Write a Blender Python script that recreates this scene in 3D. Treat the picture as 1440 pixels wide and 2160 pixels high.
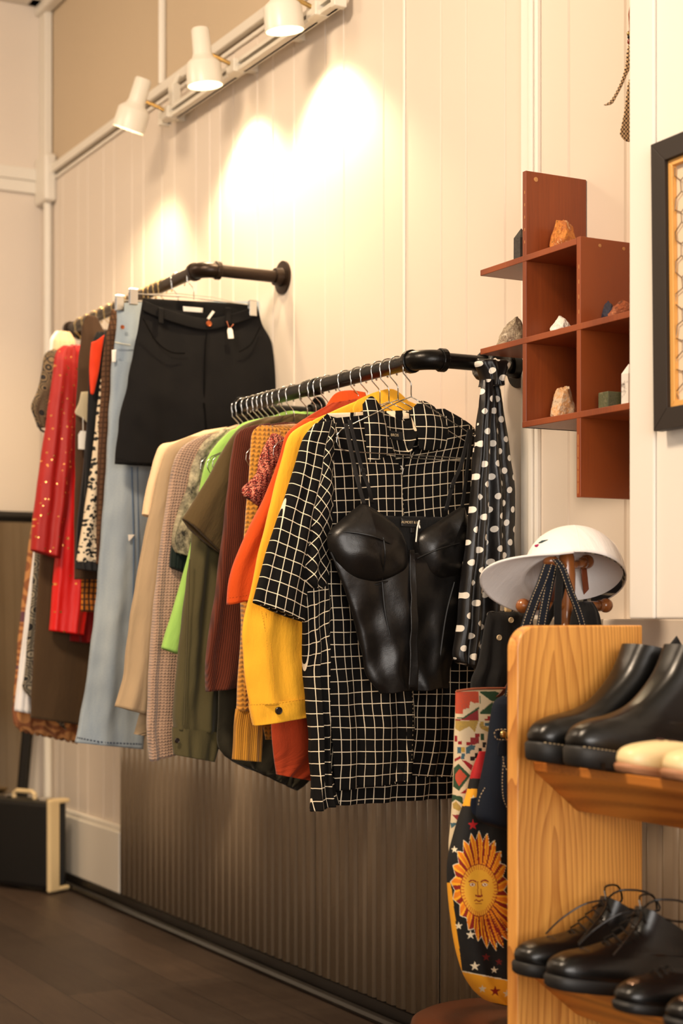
import bpy, bmesh, math, random
from mathutils import Vector, Matrix, noise
R = math.radians
C = bpy.context.scene.collection
S = bpy.context.scene
for o in list(bpy.data.objects):
    bpy.data.objects.remove(o)

# ------------------------------------------------------------ camera, lights, exposure
F, TH, D, H = 3500.0, R(28.4), 2.15, 1.044      # focal length in pixels, yaw from the wall, distance from wall, eye height
sn, cs = math.sin(TH), math.cos(TH)
cam = bpy.data.objects.new('camera', bpy.data.cameras.new('camera'))
C.objects.link(cam); S.camera = cam
cam.location = (0, -D, H)
cam.rotation_euler = (R(90), 0, R(90) - TH)
cam.data.sensor_fit = 'VERTICAL'; cam.data.sensor_height = 36; cam.data.sensor_width = 24
cam.data.lens = F * 36 / 2160
cam.data.shift_y = 220 / 2160
cam.data.dof.use_dof = True
cam.data.dof.focus_distance = 3.62
cam.data.dof.aperture_fstop = 3.2
cam.data.clip_start = 0.05

S.view_settings.view_transform = 'Standard'
S.view_settings.look = 'None'
S.view_settings.gamma = 1
S.view_settings.use_curve_mapping = False
S.view_settings.exposure = 0.0

wd = bpy.data.worlds.new('world'); S.world = wd; wd.use_nodes = True
wd.node_tree.nodes['Background'].inputs[0].default_value = (0.9, 0.8, 0.65, 1)
wd.node_tree.nodes['Background'].inputs[1].default_value = 0.05

def area(name, loc, aim, sx, sy, power, col):
    l = bpy.data.lights.new(name, 'AREA'); l.shape = 'RECTANGLE'; l.size = sx; l.size_y = sy
    l.energy = power; l.color = col
    o = bpy.data.objects.new(name, l); C.objects.link(o); o.location = loc
    o.rotation_euler = (Vector(aim) - Vector(loc)).to_track_quat('-Z', 'Y').to_euler()
    return o
area('window_daylight', (2.9, -2.6, 1.75), (-3.5, -1.2, 1.2), 3.0, 2.2, 230, (1.0, 0.93, 0.86))
area('ceiling_fill_light', (-2.6, -2.3, 3.45), (-3.2, -1.2, 0.8), 0.6, 0.5, 105, (1.0, 0.78, 0.56))  # added warm fill standing in for unseen ceiling lamps, no fixture built
area('ceiling_fill_light', (-5.2, -2.4, 3.45), (-5.9, -1.0, 1.0), 0.8, 0.8, 44, (1.0, 0.78, 0.56))  # second added fill, over the far end of the room

# ------------------------------------------------------------ finding places from the photograph
def pX(px, py, X):                      # the point of plane X=const seen at a pixel
    u = (px - 720) / F
    q = -X * (sn + u * cs) / (cs - u * sn)
    d = -X * cs + q * sn
    return Vector((X, q - D, H - (py - 1300) * d / F))
def pB(px, py, b):                      # the point at distance b from the wall
    u = (px - 720) / F
    X = -(D - b) * (cs - u * sn) / (sn + u * cs)
    d = -X * cs + (D - b) * sn
    return Vector((X, -b, H - (py - 1300) * d / F))
def pix(p):
    d = -p[0] * cs + (p[1] + D) * sn; r = p[0] * sn + (p[1] + D) * cs
    return 720 + F * r / d, 1300 - F * (p[2] - H) / d

# ------------------------------------------------------------ materials
def lin(c):
    return tuple(((v / 255) / 12.92 if v / 255 <= 0.04045 else ((v / 255 + 0.055) / 1.055) ** 2.4) for v in c) + (1,)
class N:
    def __init__(s, name):
        s.m = bpy.data.materials.new(name); s.m.use_nodes = True
        s.t = s.m.node_tree; s.b = s.t.nodes['Principled BSDF']
    def n(s, typ, **k):
        x = s.t.nodes.new(typ)
        for a, v in k.items():
            if a.startswith('i_'): x.inputs[int(a[2:])].default_value = v
            else: setattr(x, a, v)
        return x
    def l(s, a, b): s.t.links.new(a, b)
    def mix(s, fac, a, b):
        x = s.t.nodes.new('ShaderNodeMix'); x.data_type = 'RGBA'
        for i, v in ((0, fac), (6, a), (7, b)):
            if hasattr(v, 'links'): s.l(v, x.inputs[i])
            else: x.inputs[i].default_value = v
        return x.outputs[2]
    def math(s, op, a, b=0.0, c=None):
        x = s.n('ShaderNodeMath', operation=op)
        for i, v in enumerate((a, b) if c is None else (a, b, c)):
            if hasattr(v, 'links'): s.l(v, x.inputs[i])
            else: x.inputs[i].default_value = v
        return x.outputs[0]
    def uv(s, sc=(1, 1, 1), rot=0, obj=False):
        tc = s.n('ShaderNodeTexCoord'); mp = s.n('ShaderNodeMapping')
        s.l(tc.outputs['Object' if obj else 'UV'], mp.inputs[0])
        mp.inputs['Scale'].default_value = sc; mp.inputs['Rotation'].default_value = (0, 0, rot)
        return mp.outputs[0]
    def noise(s, vec, scale, detail=3, rough=.5):
        x = s.n('ShaderNodeTexNoise'); s.l(vec, x.inputs['Vector'])
        x.inputs['Scale'].default_value = scale; x.inputs['Detail'].default_value = detail; x.inputs['Roughness'].default_value = rough
        return x.outputs[0]
    def bump(s, h, strength=.3, dist=.002, prev=None):
        x = s.n('ShaderNodeBump'); x.inputs['Strength'].default_value = strength; x.inputs['Distance'].default_value = dist
        s.l(h, x.inputs['Height'])
        if prev: s.l(prev, x.inputs['Normal'])
        s.l(x.outputs[0], s.b.inputs['Normal']); return x.outputs[0]
    def col(s, c):
        if hasattr(c, 'links'): s.l(c, s.b.inputs['Base Color'])
        else: s.b.inputs['Base Color'].default_value = c
    def set(s, **k):
        for a, v in k.items(): s.b.inputs[a.replace('_', ' ')].default_value = v
        return s

def plain(name, c, rough=.5, metal=0, var=.12, sc=8, bump=.0, bs=60, **k):
    n = N(name); v = n.uv(obj=True)
    a = lin(c); b = tuple(x * (1 - var) for x in a[:3]) + (1,)
    n.col(n.mix(n.noise(v, sc), a, b)); n.set(Roughness=rough, Metallic=metal, **k)
    if bump: n.bump(n.noise(v, bs), bump)
    return n.m
def fabric(name, c, rough=.9, wr=.5, weave=.3, var=.22, ribs=0, c2=None, sheen=.12, ws=500):
    n = N(name); v = n.uv()
    a = lin(c); b = lin(c2) if c2 else tuple(x * (1 - var) for x in a[:3]) + (1,)
    f = n.noise(n.uv((1, .4, 1)), 14, 4)
    n.col(n.mix(f, b, a)); n.set(Roughness=rough, Sheen_Weight=sheen, Sheen_Roughness=.5, Specular_IOR_Level=.25)
    p = n.bump(n.noise(n.uv((2.4, .6, 1)), 9, 4, .55), wr, .012)
    if ribs:
        w = n.n('ShaderNodeTexWave'); n.l(v, w.inputs[0]); w.inputs['Scale'].default_value = ribs; w.bands_direction = 'X'
        p = n.bump(w.outputs[1], .6, .002, p)
        n.col(n.mix(w.outputs[1], tuple(x * .55 for x in a[:3]) + (1,), a))
    n.bump(n.noise(v, ws, 2), weave, .0015, p)
    return n.m
def wood(name, c1, c2, rough=.35, sc=(1, 1, 1), rings=3.5, dist=3, coat=.3):
    n = N(name); v = n.uv(sc, obj=True)
    w = n.n('ShaderNodeTexWave', wave_type='RINGS', rings_direction='Z'); n.l(v, w.inputs[0])
    w.inputs['Scale'].default_value = rings; w.inputs['Distortion'].default_value = dist; w.inputs['Detail'].default_value = 2
    w.inputs['Detail Scale'].default_value = .7
    g = n.noise(n.uv((sc[0] * 60, sc[1] * 60, sc[2] * 3), obj=True), 3, 4, .6)
    f = n.math('MULTIPLY', w.outputs[1], .5); f = n.math('ADD', f, n.math('MULTIPLY', g, .7))
    cr = n.n('ShaderNodeValToRGB'); n.l(f, cr.inputs[0])
    cr.color_ramp.elements[0].position = .2; cr.color_ramp.elements[0].color = lin(c2)
    cr.color_ramp.elements[1].position = .75; cr.color_ramp.elements[1].color = lin(c1)
    n.col(cr.outputs[0]); n.set(Roughness=rough, Coat_Weight=coat, Coat_Roughness=.2)
    n.bump(g, .1, .001)
    return n.m

m_wall = plain('cream_paint', (220, 207, 192), .55, var=.05, sc=2, bump=.05, bs=30)
m_upper = plain('upper_wall_tone', (198, 178, 150), .7, var=.06, sc=2)  # wall above the picture rail coloured darker and browner than below
m_trim = plain('trim_paint', (226, 219, 206), .4, var=.05, sc=5)
m_ceil = plain('ceiling_paint', (200, 190, 172), .8)
m_white = plain('white_paint', (232, 226, 216), .45, var=.04, sc=3)
m_ledge = plain('ledge_paint', (150, 138, 122), .5)
m_blackwood = plain('black_trim_paint', (22, 18, 15), .4)
m_fix = plain('lamp_enamel', (226, 219, 204), .35, var=.03)
m_chrome = plain('chrome', (215, 215, 212), .16, 1, var=.05)
m_brass = plain('brass_wire', (200, 170, 110), .25, 1)
m_iron = plain('black_iron', (20, 18, 16), .32, .6, var=.3, sc=40, bump=.15, bs=200)
m_ironb = plain('bronze_iron', (48, 34, 24), .35, .6, var=.3, sc=40, bump=.15, bs=200)
m_black = plain('black_plastic', (16, 15, 14), .35)
m_cream = plain('cream_plastic', (222, 196, 148), .4)
m_paper = plain('white_card', (238, 232, 220), .7, var=.03)
m_string = plain('string', (150, 80, 50), .8)

def em(name, c, s):
    n = N(name); n.b.inputs['Emission Color'].default_value = c; n.b.inputs['Emission Strength'].default_value = s
    n.col((1, .9, .7, 1)); return n.m
m_bulb = em('bulb_glow', (1, .82, .55, 1), 14)

# ------------------------------------------------------------ building helpers
class G:                                # gathers geometry in world space, links it as ONE mesh object
    def __init__(s): s.v = []; s.f = []; s.uv = {}; s.fm = {}
    def add(s, vs, fs, uvs=None, mi=0):
        o = len(s.v); s.v += [Vector(v) for v in vs]
        for k, f in enumerate(fs):
            if mi: s.fm[len(s.f)] = mi
            if uvs: s.uv[len(s.f)] = [uvs[k][i] for i in range(len(f))] if isinstance(uvs, list) else [uvs(i) for i in f]
            s.f.append([i + o for i in f])
        return s
    def box(s, a, b, M=None):
        x0, y0, z0 = a; x1, y1, z1 = b
        vs = [Vector(p) for p in ((x0, y0, z0), (x1, y0, z0), (x1, y1, z0), (x0, y1, z0), (x0, y0, z1), (x1, y0, z1), (x1, y1, z1), (x0, y1, z1))]
        if M: vs = [M @ p for p in vs]
        return s.add(vs, [(3, 2, 1, 0), (4, 5, 6, 7), (0, 1, 5, 4), (1, 2, 6, 5), (2, 3, 7, 6), (3, 0, 4, 7)])
    def tube(s, pts, r, n=8, closed=False, cap=True, flat=1.0):
        pts = [Vector(p) for p in pts]; k = len(pts)
        rr = r if isinstance(r, (list, tuple)) else [r] * k
        up = None; vs = []
        for i, p in enumerate(pts):
            t = (pts[(i + 1) % k] - pts[i - 1]) if closed else (pts[min(i + 1, k - 1)] - pts[max(i - 1, 0)])
            if t.length < 1e-9: t = Vector((0, 0, 1))
            t.normalize()
            if up is None:
                up = Vector((0, 0, 1)) if abs(t.z) < .9 else Vector((1, 0, 0))
            up = (up - t * up.dot(t)); up.normalize()
            sd = t.cross(up)
            for j in range(n):
                a = 2 * math.pi * j / n
                vs.append(p + (up * math.cos(a) * flat + sd * math.sin(a)) * rr[i])
        fs = []
        for i in range(k if closed else k - 1):
            for j in range(n):
                i2 = (i + 1) % k
                fs.append((i * n + j, i2 * n + j, i2 * n + (j + 1) % n, i * n + (j + 1) % n))
        if cap and not closed:
            fs.append(tuple(range(n))); fs.append(tuple(reversed([(k - 1) * n + j for j in range(n)])))
        return s.add(vs, fs)
    def lathe(s, prof, loc, ax=(0, 0, 1), n=32):
        q = Vector((0, 0, 1)).rotation_difference(Vector(ax).normalized()); loc = Vector(loc)
        vs = []
        for r, z in prof:
            for j in range(n):
                a = 2 * math.pi * j / n
                vs.append(loc + q @ Vector((r * math.cos(a), r * math.sin(a), z)))
        fs = [(i * n + j, i * n + (j + 1) % n, (i + 1) * n + (j + 1) % n, (i + 1) * n + j) for i in range(len(prof) - 1) for j in range(n)]
        if prof[0][0] > 1e-5: fs.append(tuple(reversed(range(n))))
        if prof[-1][0] > 1e-5: fs.append(tuple((len(prof) - 1) * n + j for j in range(n)))
        return s.add(vs, fs)
    def ball(s, c, r, n=16, sc=(1, 1, 1)):
        pr = [(max(1e-6, math.sin(math.pi * i / n)), -math.cos(math.pi * i / n)) for i in range(n + 1)]
        o = len(s.v); s.lathe(pr, (0, 0, 0), n=n * 2)
        for i in range(o, len(s.v)):
            s.v[i] = Vector(c) + Vector((s.v[i].x * r * sc[0], s.v[i].y * r * sc[1], s.v[i].z * r * sc[2]))
        return s
    def prism(s, poly, a, b, ax):       # polygon in the two other axes, extruded along ax from a to b
        def P(p, t):
            q = list(p); q.insert(ax, t); return Vector(q)
        k = len(poly)
        vs = [P(p, a) for p in poly] + [P(p, b) for p in poly]
        fs = [tuple(range(k)), tuple(reversed(range(k, 2 * k)))] + [(i, i + k, (i + 1) % k + k, (i + 1) % k) for i in range(k)]
        return s.add(vs, fs)
    def build(s, name, m, parent=None, loc=None, smooth=False, bevel=0, sub=0, solid=0, cols=None, sharp=None):
        root = parent
        while root is not None and root.parent is not None: root = root.parent
        off = Vector(root.location) if root is not None else (Vector(loc) if loc is not None else Vector(base(s.v)))
        me = bpy.data.meshes.new(name)
        me.from_pydata([v - off for v in s.v], [], s.f); me.update()
        for mm in (m if isinstance(m, (list, tuple)) else [m]): me.materials.append(mm)
        if s.uv:
            ul = me.uv_layers.new(name='UVMap')
            for p in me.polygons:
                us = s.uv.get(p.index)
                if us:
                    for k, li in enumerate(p.loop_indices): ul.data[li].uv = us[k]
        for i, k in s.fm.items(): me.polygons[i].material_index = k
        if cols:
            ca = me.color_attributes.new('dye', 'FLOAT_COLOR', 'POINT')
            for i, c in enumerate(cols): ca.data[i].color = c
        bm = bmesh.new(); bm.from_mesh(me); bmesh.ops.recalc_face_normals(bm, faces=bm.faces[:])
        bm.to_mesh(me); bm.free()
        if smooth:
            for p in me.polygons: p.use_smooth = True
            if sharp:
                me.set_sharp_from_angle(angle=R(sharp))
        o = bpy.data.objects.new(name, me); C.objects.link(o)
        if parent is not None: o.parent = parent
        else: o.location = off
        if bevel:
            md = o.modifiers.new('b', 'BEVEL'); md.width = bevel; md.segments = 2; md.limit_method = 'ANGLE'
        if solid:
            md = o.modifiers.new('s', 'SOLIDIFY'); md.thickness = solid; md.offset = 0
        if sub:
            md = o.modifiers.new('u', 'SUBSURF'); md.levels = sub; md.render_levels = sub
        return o
def base(vs):
    n = len(vs); return (sum(v.x for v in vs) / n, sum(v.y for v in vs) / n, min(v.z for v in vs))
def thing(name, label, cat, loc, group=None):
    o = bpy.data.objects.new(name, None); C.objects.link(o); o.location = loc; o.empty_display_size = .05
    o['label'] = label; o['category'] = cat
    if group: o['group'] = group
    return o
def tag(o, label, cat, group=None):
    o['label'] = label; o['category'] = cat
    if group: o['group'] = group
    return o
def struct(o): o['kind'] = 'structure'; return o

def cat(P, m):                          # Catmull-Rom through a list of float tuples, m samples by chord length
    k = len(P)
    if k == 2: P = [P[0], tuple((a + b) / 2 for a, b in zip(*P)), P[1]]; k = 3
    L = [0]
    for i in range(1, k): L.append(L[-1] + max(1e-6, math.dist(P[i], P[i - 1])))
    out = []
    for q in range(m):
        t = L[-1] * q / (m - 1); i = 0
        while i < k - 2 and t > L[i + 1]: i += 1
        u = (t - L[i]) / (L[i + 1] - L[i])
        a, b, c, d = P[max(i - 1, 0)], P[i], P[i + 1], P[min(i + 2, k - 1)]
        out.append(tuple(.5 * (2 * b[j] + (c[j] - a[j]) * u + (2 * a[j] - 5 * b[j] + 4 * c[j] - d[j]) * u * u + (3 * b[j] - a[j] - 3 * c[j] + d[j]) * u ** 3) for j in range(len(b))))
    return out

def loft(name, rows, X, t, m, parent, fold=.006, nf=5, seed=0, n=72, k=48, dip=0, wr=.004, slant=0, paint=None, hemw=0, lean=0, sq=.75, open_top=False, vfold=.25, us=1, rot=0):
    """cloth tube: rows are (px, py, right) seen on plane X; right is a distance from the wall or (px, py)"""
    P = []
    for r in rows:
        a = pX(r[0], r[1], X)
        if isinstance(r[2], tuple): b = pX(r[2][0], r[2][1], X)
        else: b = Vector((X, -r[2], a.z))
        P.append((a.y, a.z, b.y, b.z))
    Q = cat(P, k); rnd = random.Random(seed)
    ph = [rnd.uniform(0, 6.28) for _ in range(8)]
    t0, t1 = t if isinstance(t, tuple) else (t, t)
    vs = []; uvs = []; vl = 0; g = G()
    for i, (ly, lz, ry, rz) in enumerate(Q):
        v = i / (k - 1)
        if i: vl += math.hypot((ly + ry - Q[i - 1][0] - Q[i - 1][2]) / 2, (lz + rz - Q[i - 1][1] - Q[i - 1][3]) / 2)
        cy, cz, ay, az = (ly + ry) / 2, (lz + rz) / 2, (ly - ry) / 2, (lz - rz) / 2
        w = math.hypot(ay, az) * 2
        tt = t0 + (t1 - t0) * min(1, v * 1.6)
        if not open_top: tt *= min(1, .25 + v * 9)
        gr = .25 + .75 * min(1, v * 1.3)
        for j in range(n + 1):
            th = 2 * math.pi * j / n; ct, st = math.cos(th), math.sin(th)
            e = math.copysign(abs(ct) ** .85, ct); s_ = (1 - e) / 2
            sx = math.copysign(abs(st) ** sq, st)
            fr = 0 if st > 0 else 2.1
            d = fold * gr * abs(st) ** .5 * (math.sin(nf * 6.283 * s_ + ph[0] + fr + vfold * 6 * v + math.sin(3 * v + ph[1])) + .5 * math.sin(nf * 11.1 * s_ + ph[2] + fr - vfold * 9 * v))
            y = cy + ay * e; z = cz + az * e
            z -= dip * max(0, st) ** 1.2 * max(0, 1 - v * 4)
            if hemw: z += hemw * v ** 4 * math.sin(nf * 6.283 * s_ + ph[3] + fr)
            x = X + .5 * tt * sx + d + slant * (s_ - .5) * w + lean * v
            nz = noise.noise(Vector((y * 9 + seed * 3.1, x * 9, z * 5))) + .5 * noise.noise(Vector((y * 23, x * 20 + seed, z * 17)))
            x += wr * nz * gr; y += wr * .5 * noise.noise(Vector((seed, z * 14, st)))
            vs.append(Vector((x, y, z))); uvs.append((e * w / 2 * us * math.cos(rot) + vl * math.sin(rot), -vl * math.cos(rot) + e * w / 2 * us * math.sin(rot)))
    n1 = n + 1
    fs = [(i * n1 + j, i * n1 + j + 1, (i + 1) * n1 + j + 1, (i + 1) * n1 + j) for i in range(k - 1) for j in range(n)]
    # the seam column is merged below; the hem turns in so that the cloth has an inside
    o = len(vs); kb = k - 2 if t1 < .016 else max(0, k - 1 - max(2, k // 10))
    for i0, sh in ((k - 1, .93), (kb, .86)):
        cen = Vector((X + lean, (Q[i0][0] + Q[i0][2]) / 2, (Q[i0][1] + Q[i0][3]) / 2))
        for j in range(n1):
            p = vs[i0 * n1 + j]; q = cen + (p - cen) * (.5 * sh + .5); q.x = p.x + (vs[i0 * n1 + n - j].x - p.x) * .35
            vs.append(q); uvs.append((uvs[i0 * n1 + j][0], -vl - .01))
    for j in range(n):
        fs.append(((k - 1) * n1 + j, (k - 1) * n1 + j + 1, o + j + 1, o + j)); fs.append((o + j, o + j + 1, o + n1 + j + 1, o + n1 + j))
    vs.append(Vector((X + lean, (Q[kb][0] + Q[kb][2]) / 2, (Q[kb][1] + Q[kb][3]) / 2))); uvs.append((0, -vl))
    for j in range(n): fs.append((o + n1 + j, o + n1 + j + 1, len(vs) - 1))
    if not open_top:
        vs.append(Vector((X, (Q[0][0] + Q[0][2]) / 2, (Q[0][1] + Q[0][3]) / 2))); uvs.append((0, 0))
        for j in range(n): fs.append((j + 1, j, len(vs) - 1))
    g.add(vs, fs, lambda i: uvs[i])
    cols = None
    if paint:
        cols = [paint(*pix(v)) for v in vs]
    return g.build(name, m, parent, smooth=True, cols=cols)

def patch(name, grid, X, m, parent, th=.002, up=7, bulge=0, wr=.0015, loc=None):
    """thin shaped piece of cloth from a grid of (px, py, dx) points"""
    g3 = [[tuple(pX(p[0], p[1], X + p[2])) for p in row] for row in grid]
    rows = [cat(r, up * (len(r) - 1) + 1) for r in g3]
    cols = [cat([r[j] for r in rows], up * (len(rows) - 1) + 1) for j in range(len(rows[0]))]
    a, b = len(cols), len(cols[0]); vs = []; uv = []
    for i in range(a):
        for j in range(b):
            p = Vector(cols[i][j]); p.x += bulge * math.sin(math.pi * i / (a - 1)) * math.sin(math.pi * j / (b - 1)) + wr * noise.noise(p * 30)
            vs.append(p); uv.append((p.y, p.z))
    fs = [(i * b + j, i * b + j + 1, (i + 1) * b + j + 1, (i + 1) * b + j) for i in range(a - 1) for j in range(b - 1)]
    return G().add(vs, fs, lambda i: uv[i]).build(name, m, parent, smooth=True, solid=th)

def dome(name, outl, X, h, m, parent, rings=14, n=64, wr=.002, seed=0, pw=.5):
    """a padded shape: outline in pixels on plane X, swelling towards the room"""
    P = [tuple(pX(p[0], p[1], X)) for p in outl]; P.append(P[0]); O = cat(P, n + 1)[:-1]
    c = Vector((X, sum(p[1] for p in O) / n, sum(p[2] for p in O) / n)); vs = [c + Vector((h, 0, 0))]; uv = [(c.y, c.z)]
    for i in range(1, rings + 1):
        r = i / rings
        for p in O:
            q = c + (Vector(p) - c) * r; q.x = X + h * max(0, 1 - r ** 2.2) ** pw + wr * noise.noise(q * 25 + Vector((seed, 0, 0)))
            vs.append(q); uv.append((q.y, q.z))
    vs += [Vector((X - .004, q.y, q.z)) for q in vs[-n:]]; uv += uv[-n:]
    fs = [(0, 1 + j, 1 + (j + 1) % n) for j in range(n)]
    fs += [(1 + (i - 1) * n + j, 1 + i * n + j, 1 + i * n + (j + 1) % n, 1 + (i - 1) * n + (j + 1) % n) for i in range(1, rings + 1) for j in range(n)]
    fs.append(tuple(1 + rings * n + j for j in range(n)))
    return G().add(vs, fs, lambda i: uv[i]).build(name, m, parent, smooth=True, sharp=70)

def text(name, body, loc, size, m, parent, face='X', shear=0):
    cu = bpy.data.curves.new(name, 'FONT'); cu.body = body; cu.size = size; cu.extrude = .0004; cu.align_x = 'CENTER'; cu.align_y = 'CENTER'; cu.shear = shear
    t = bpy.data.objects.new('tmp', cu); C.objects.link(t)
    me = bpy.data.meshes.new_from_object(t.evaluated_get(bpy.context.evaluated_depsgraph_get())); bpy.data.objects.remove(t)
    g = G(); Mx = Matrix(((0, 0, 1), (1, 0, 0), (0, 1, 0)))
    g.add([Vector(loc) + Mx @ v.co for v in me.vertices], [tuple(p.vertices) for p in me.polygons])
    return g.build(name, m, parent)
def arc(c, r, a0, a1, n, plane='YZ'):
    out = []
    for i in range(n + 1):
        a = R(a0 + (a1 - a0) * i / n)
        u, v = r * math.cos(a), r * math.sin(a)
        out.append(Vector(c) + (Vector((0, u, v)) if plane == 'YZ' else Vector((u, v, 0)) if plane == 'XY' else Vector((u, 0, v))))
    return out
# ------------------------------------------------------------ the room
XF = -6.5; ZM = 2.80; ZC = 3.56
pitch = [-6.36, -6.29, -6.11, -6.0, -5.83, -5.72, -5.54, -5.43, -5.26, -5.15, -4.97, -4.86, -4.78, -4.68, -4.507, -4.40, -4.262, -4.07, -3.963, -3.746, -3.637, -3.463, -3.349, -3.184, -2.938, -2.742, -2.60, -2.42, -2.31]
while pitch[-1] < 2.6: pitch += [pitch[-1] + .18, pitch[-1] + .29]
prof = [(-6.5, 0)]
for x in pitch: prof += [(x - .0045, 0), (x - .001, .005), (x + .002, .005), (x + .0045, 0)]
prof += [(3.0, 0)]
g = G(); k = len(prof)
vs = [Vector((x, y, 0)) for x, y in prof] + [Vector((x, y, ZM)) for x, y in prof]
g.add(vs, [(i, i + 1, k + i + 1, k + i) for i in range(k - 1)])
g.box((-6.5, .006, 0), (3.0, .1, ZM))
struct(g.build('wall_right', m_wall))
struct(G().box((-6.5, 0.004, ZM), (3.0, .1, ZC)).build('wall_right_upper', m_upper))
struct(G().box((-6.6, -5.2, 0), (XF, .1, ZC)).build('wall_left', m_wall))
struct(G().box((-6.6, -5.3, 0), (3.1, -5.2, ZC)).build('wall_back', m_wall))
struct(G().box((-6.6, -5.3, ZC), (3.1, .1, ZC + .1)).build('ceiling', m_ceil))
# wall behind the camera with the shop window opening
g = G(); g.box((3.0, -5.2, 0), (3.1, -4.2, ZC)).box((3.0, -1.0, 0), (3.1, .1, ZC)).box((3.0, -4.2, 2.9), (3.1, -1.0, ZC)).box((3.0, -4.2, 0), (3.1, -1.0, .6))
struct(g.build('wall_front', m_wall))

n = N('floor_boards'); v = n.uv(obj=True, rot=R(0))
bk = n.n('ShaderNodeTexBrick', offset=.37); n.l(v, bk.inputs[0])
bk.inputs['Color1'].default_value = lin((84, 66, 52)); bk.inputs['Color2'].default_value = lin((64, 50, 39)); bk.inputs['Mortar'].default_value = lin((20, 14, 10))
bk.inputs['Scale'].default_value = 1; bk.inputs['Mortar Size'].default_value = .0015; bk.inputs['Brick Width'].default_value = 1.3; bk.inputs['Row Height'].default_value = .16
gr = n.noise(n.uv((1.2, 9, 1), obj=True), 5, 6, .65)
n.col(n.mix(n.math('MULTIPLY', gr, .8), bk.outputs[0], lin((30, 21, 15)))); n.set(Roughness=.48); n.bump(gr, .15, .002)
struct(G().box((-6.6, -5.3, -.1), (3.1, .1, 0)).build('floor', n.m, loc=(0, 0, 0)))

tr = 1
def trim(g, m, bevel=.004):
    global tr
    o = struct(g.build('trim_%d' % tr, m, bevel=bevel)); tr += 1; return o
# picture rail on both walls, battens, corner bead
trim(G().box((-6.5, -.024, ZM + .012), (3, 0, ZM + .045)).box((-6.5, -.010, ZM - .012), (3, 0, ZM + .002)), m_trim)
trim(G().box((-6.5, -5.2, ZM + .0), (-6.475, -.0, ZM + .05)).box((-6.5, -5.2, ZM - .05), (-6.482, 0, ZM)), m_trim)
trim(G().box((-6.5, -.03, ZM + .05), (-6.42, 0, ZC - .05)), m_trim)
trim(G().box((-6.5, -.05, ZM - .1), (-6.36, 0, ZM + .09)), m_trim, .012)
trim(G().tube([(-6.415, -.02, .3), (-6.415, -.02, ZM - .09)], .017, 10), m_trim, 0)
trim(G().tube([(-5.24, -.008, ZM + .05), (-5.24, -.008, ZC)], .013, 10), m_trim, 0)
trim(G().box((-6.5, -.09, ZC - .05), (3, 0, ZC)).box((-6.5, -.05, ZC - .09), (3, 0, ZC - .05)), m_trim, .01)
trim(G().box((-6.5, -5.2, ZC - .05), (-6.41, 0, ZC)), m_trim, .01)
# wide batten behind the shelf
trim(G().box((-3.105, -.012, 1.01), (-3.04, 0, ZM)).box((-3.065, -.02, 1.01), (-3.05, -.012, ZM)), m_white, .003)
trim(G().box((-3.642, -.005, 1.01), (-3.632, 0, ZM)), m_white, .002)
# white plinth block on the open stretch of wall, black floor strip
o = struct(G().box((-6.5, -.025, .05), (-5.605, 0, .27)).box((-6.5, -.015, .27), (-5.605, 0, .29)).build('baseboard_right', m_trim, bevel=.004))
g = G(); g.box((-6.5, -.03, 0), (2.9, 0, .05)); g.tube([(-6.5, -.045, .012), (2.9, -.045, .012)], .013, 8)
trim(g, m_blackwood, 0)
# ledge, and the white pier that stands on it at the right
trim(G().box((-3.04, -.045, 1.020), (-2.76, 0, 1.038)), m_ledge, .003)
g = G(); g.box((-2.467, -.2, 1.039), (2.9, 0, ZC)); struct(g.build('wall_right_pier', m_white, bevel=.004))
trim(G().box((-2.467, -.207, 1.039), (-2.395, -.2, ZC)), m_white, .004)
struct(G().box((-2.76, -.045, .93), (2.9, -.0, 1.0385)).build('trim_19', m_wall, bevel=.003))
struct(G().box((-6.478, -5.2, 0), (-6.5, -.1, .14)).build('baseboard_left', m_trim))

# ribbed translucent panels along the foot of the wall
n = N('smoky_ribbed_plastic'); v = n.uv(obj=True)
n.col(n.mix(n.noise(n.uv((1, 1, .15), obj=True), 6, 3), lin((150, 130, 107)), lin((128, 111, 90))))
n.set(Roughness=.3, IOR=1.5, Specular_IOR_Level=.4)
sc_ = n.noise(n.uv((1, 1, 1), obj=True), 55, 2); rp = n.n('ShaderNodeValToRGB'); n.l(sc_, rp.inputs[0])
rp.color_ramp.elements[0].position = .3; rp.color_ramp.elements[1].position = .72
n.l(n.math('ADD', n.math('MULTIPLY', rp.outputs[0], .1), .3), n.b.inputs['Roughness'])
m_rib = n.m
edges = [-5.6, -4.84, -4.085, -3.43, -2.7, -1.95, -1.2, -.45]
labs = ['ribbed smoky plastic wall panel at the far left, its edge against the white plinth block',
        'ribbed smoky plastic panel below the olive shirt and yellow jacket',
        'ribbed smoky plastic panel below the black and white grid shirt',
        'ribbed smoky plastic panel behind the sun print bag', 'ribbed smoky plastic panel seen behind the shoe rack, directly right of its side board']
labs += ['ribbed smoky plastic panel hidden behind the lace up shoes', 'ribbed smoky plastic panel nearest the shop window']
for i in range(5):
    a, b = edges[i] + .004, edges[i + 1] - .004; g = G(); pts = []
    q = int((b - a) / .0055)
    for j in range(q + 1):
        x = a + (b - a) * j / q; ph = (x / .05) % 1
        h = .012 * min(1, max(0, 5 * (.5 - .5 * math.cos(2 * math.pi * ph))))
        pts.append((x, -.012 - h))
    fs = [(j, j + 1, q + 2 + j, q + 1 + j) for j in range(q)]
    g.add([Vector((x, y, .052)) for x, y in pts] + [Vector((x, y, 1.008)) for x, y in pts], fs)
    o = g.build('fluted_sheet', m_rib, smooth=True, solid=.002)
    tag(o, labs[i], 'wall panel', 'ribbed wall panels')

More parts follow.
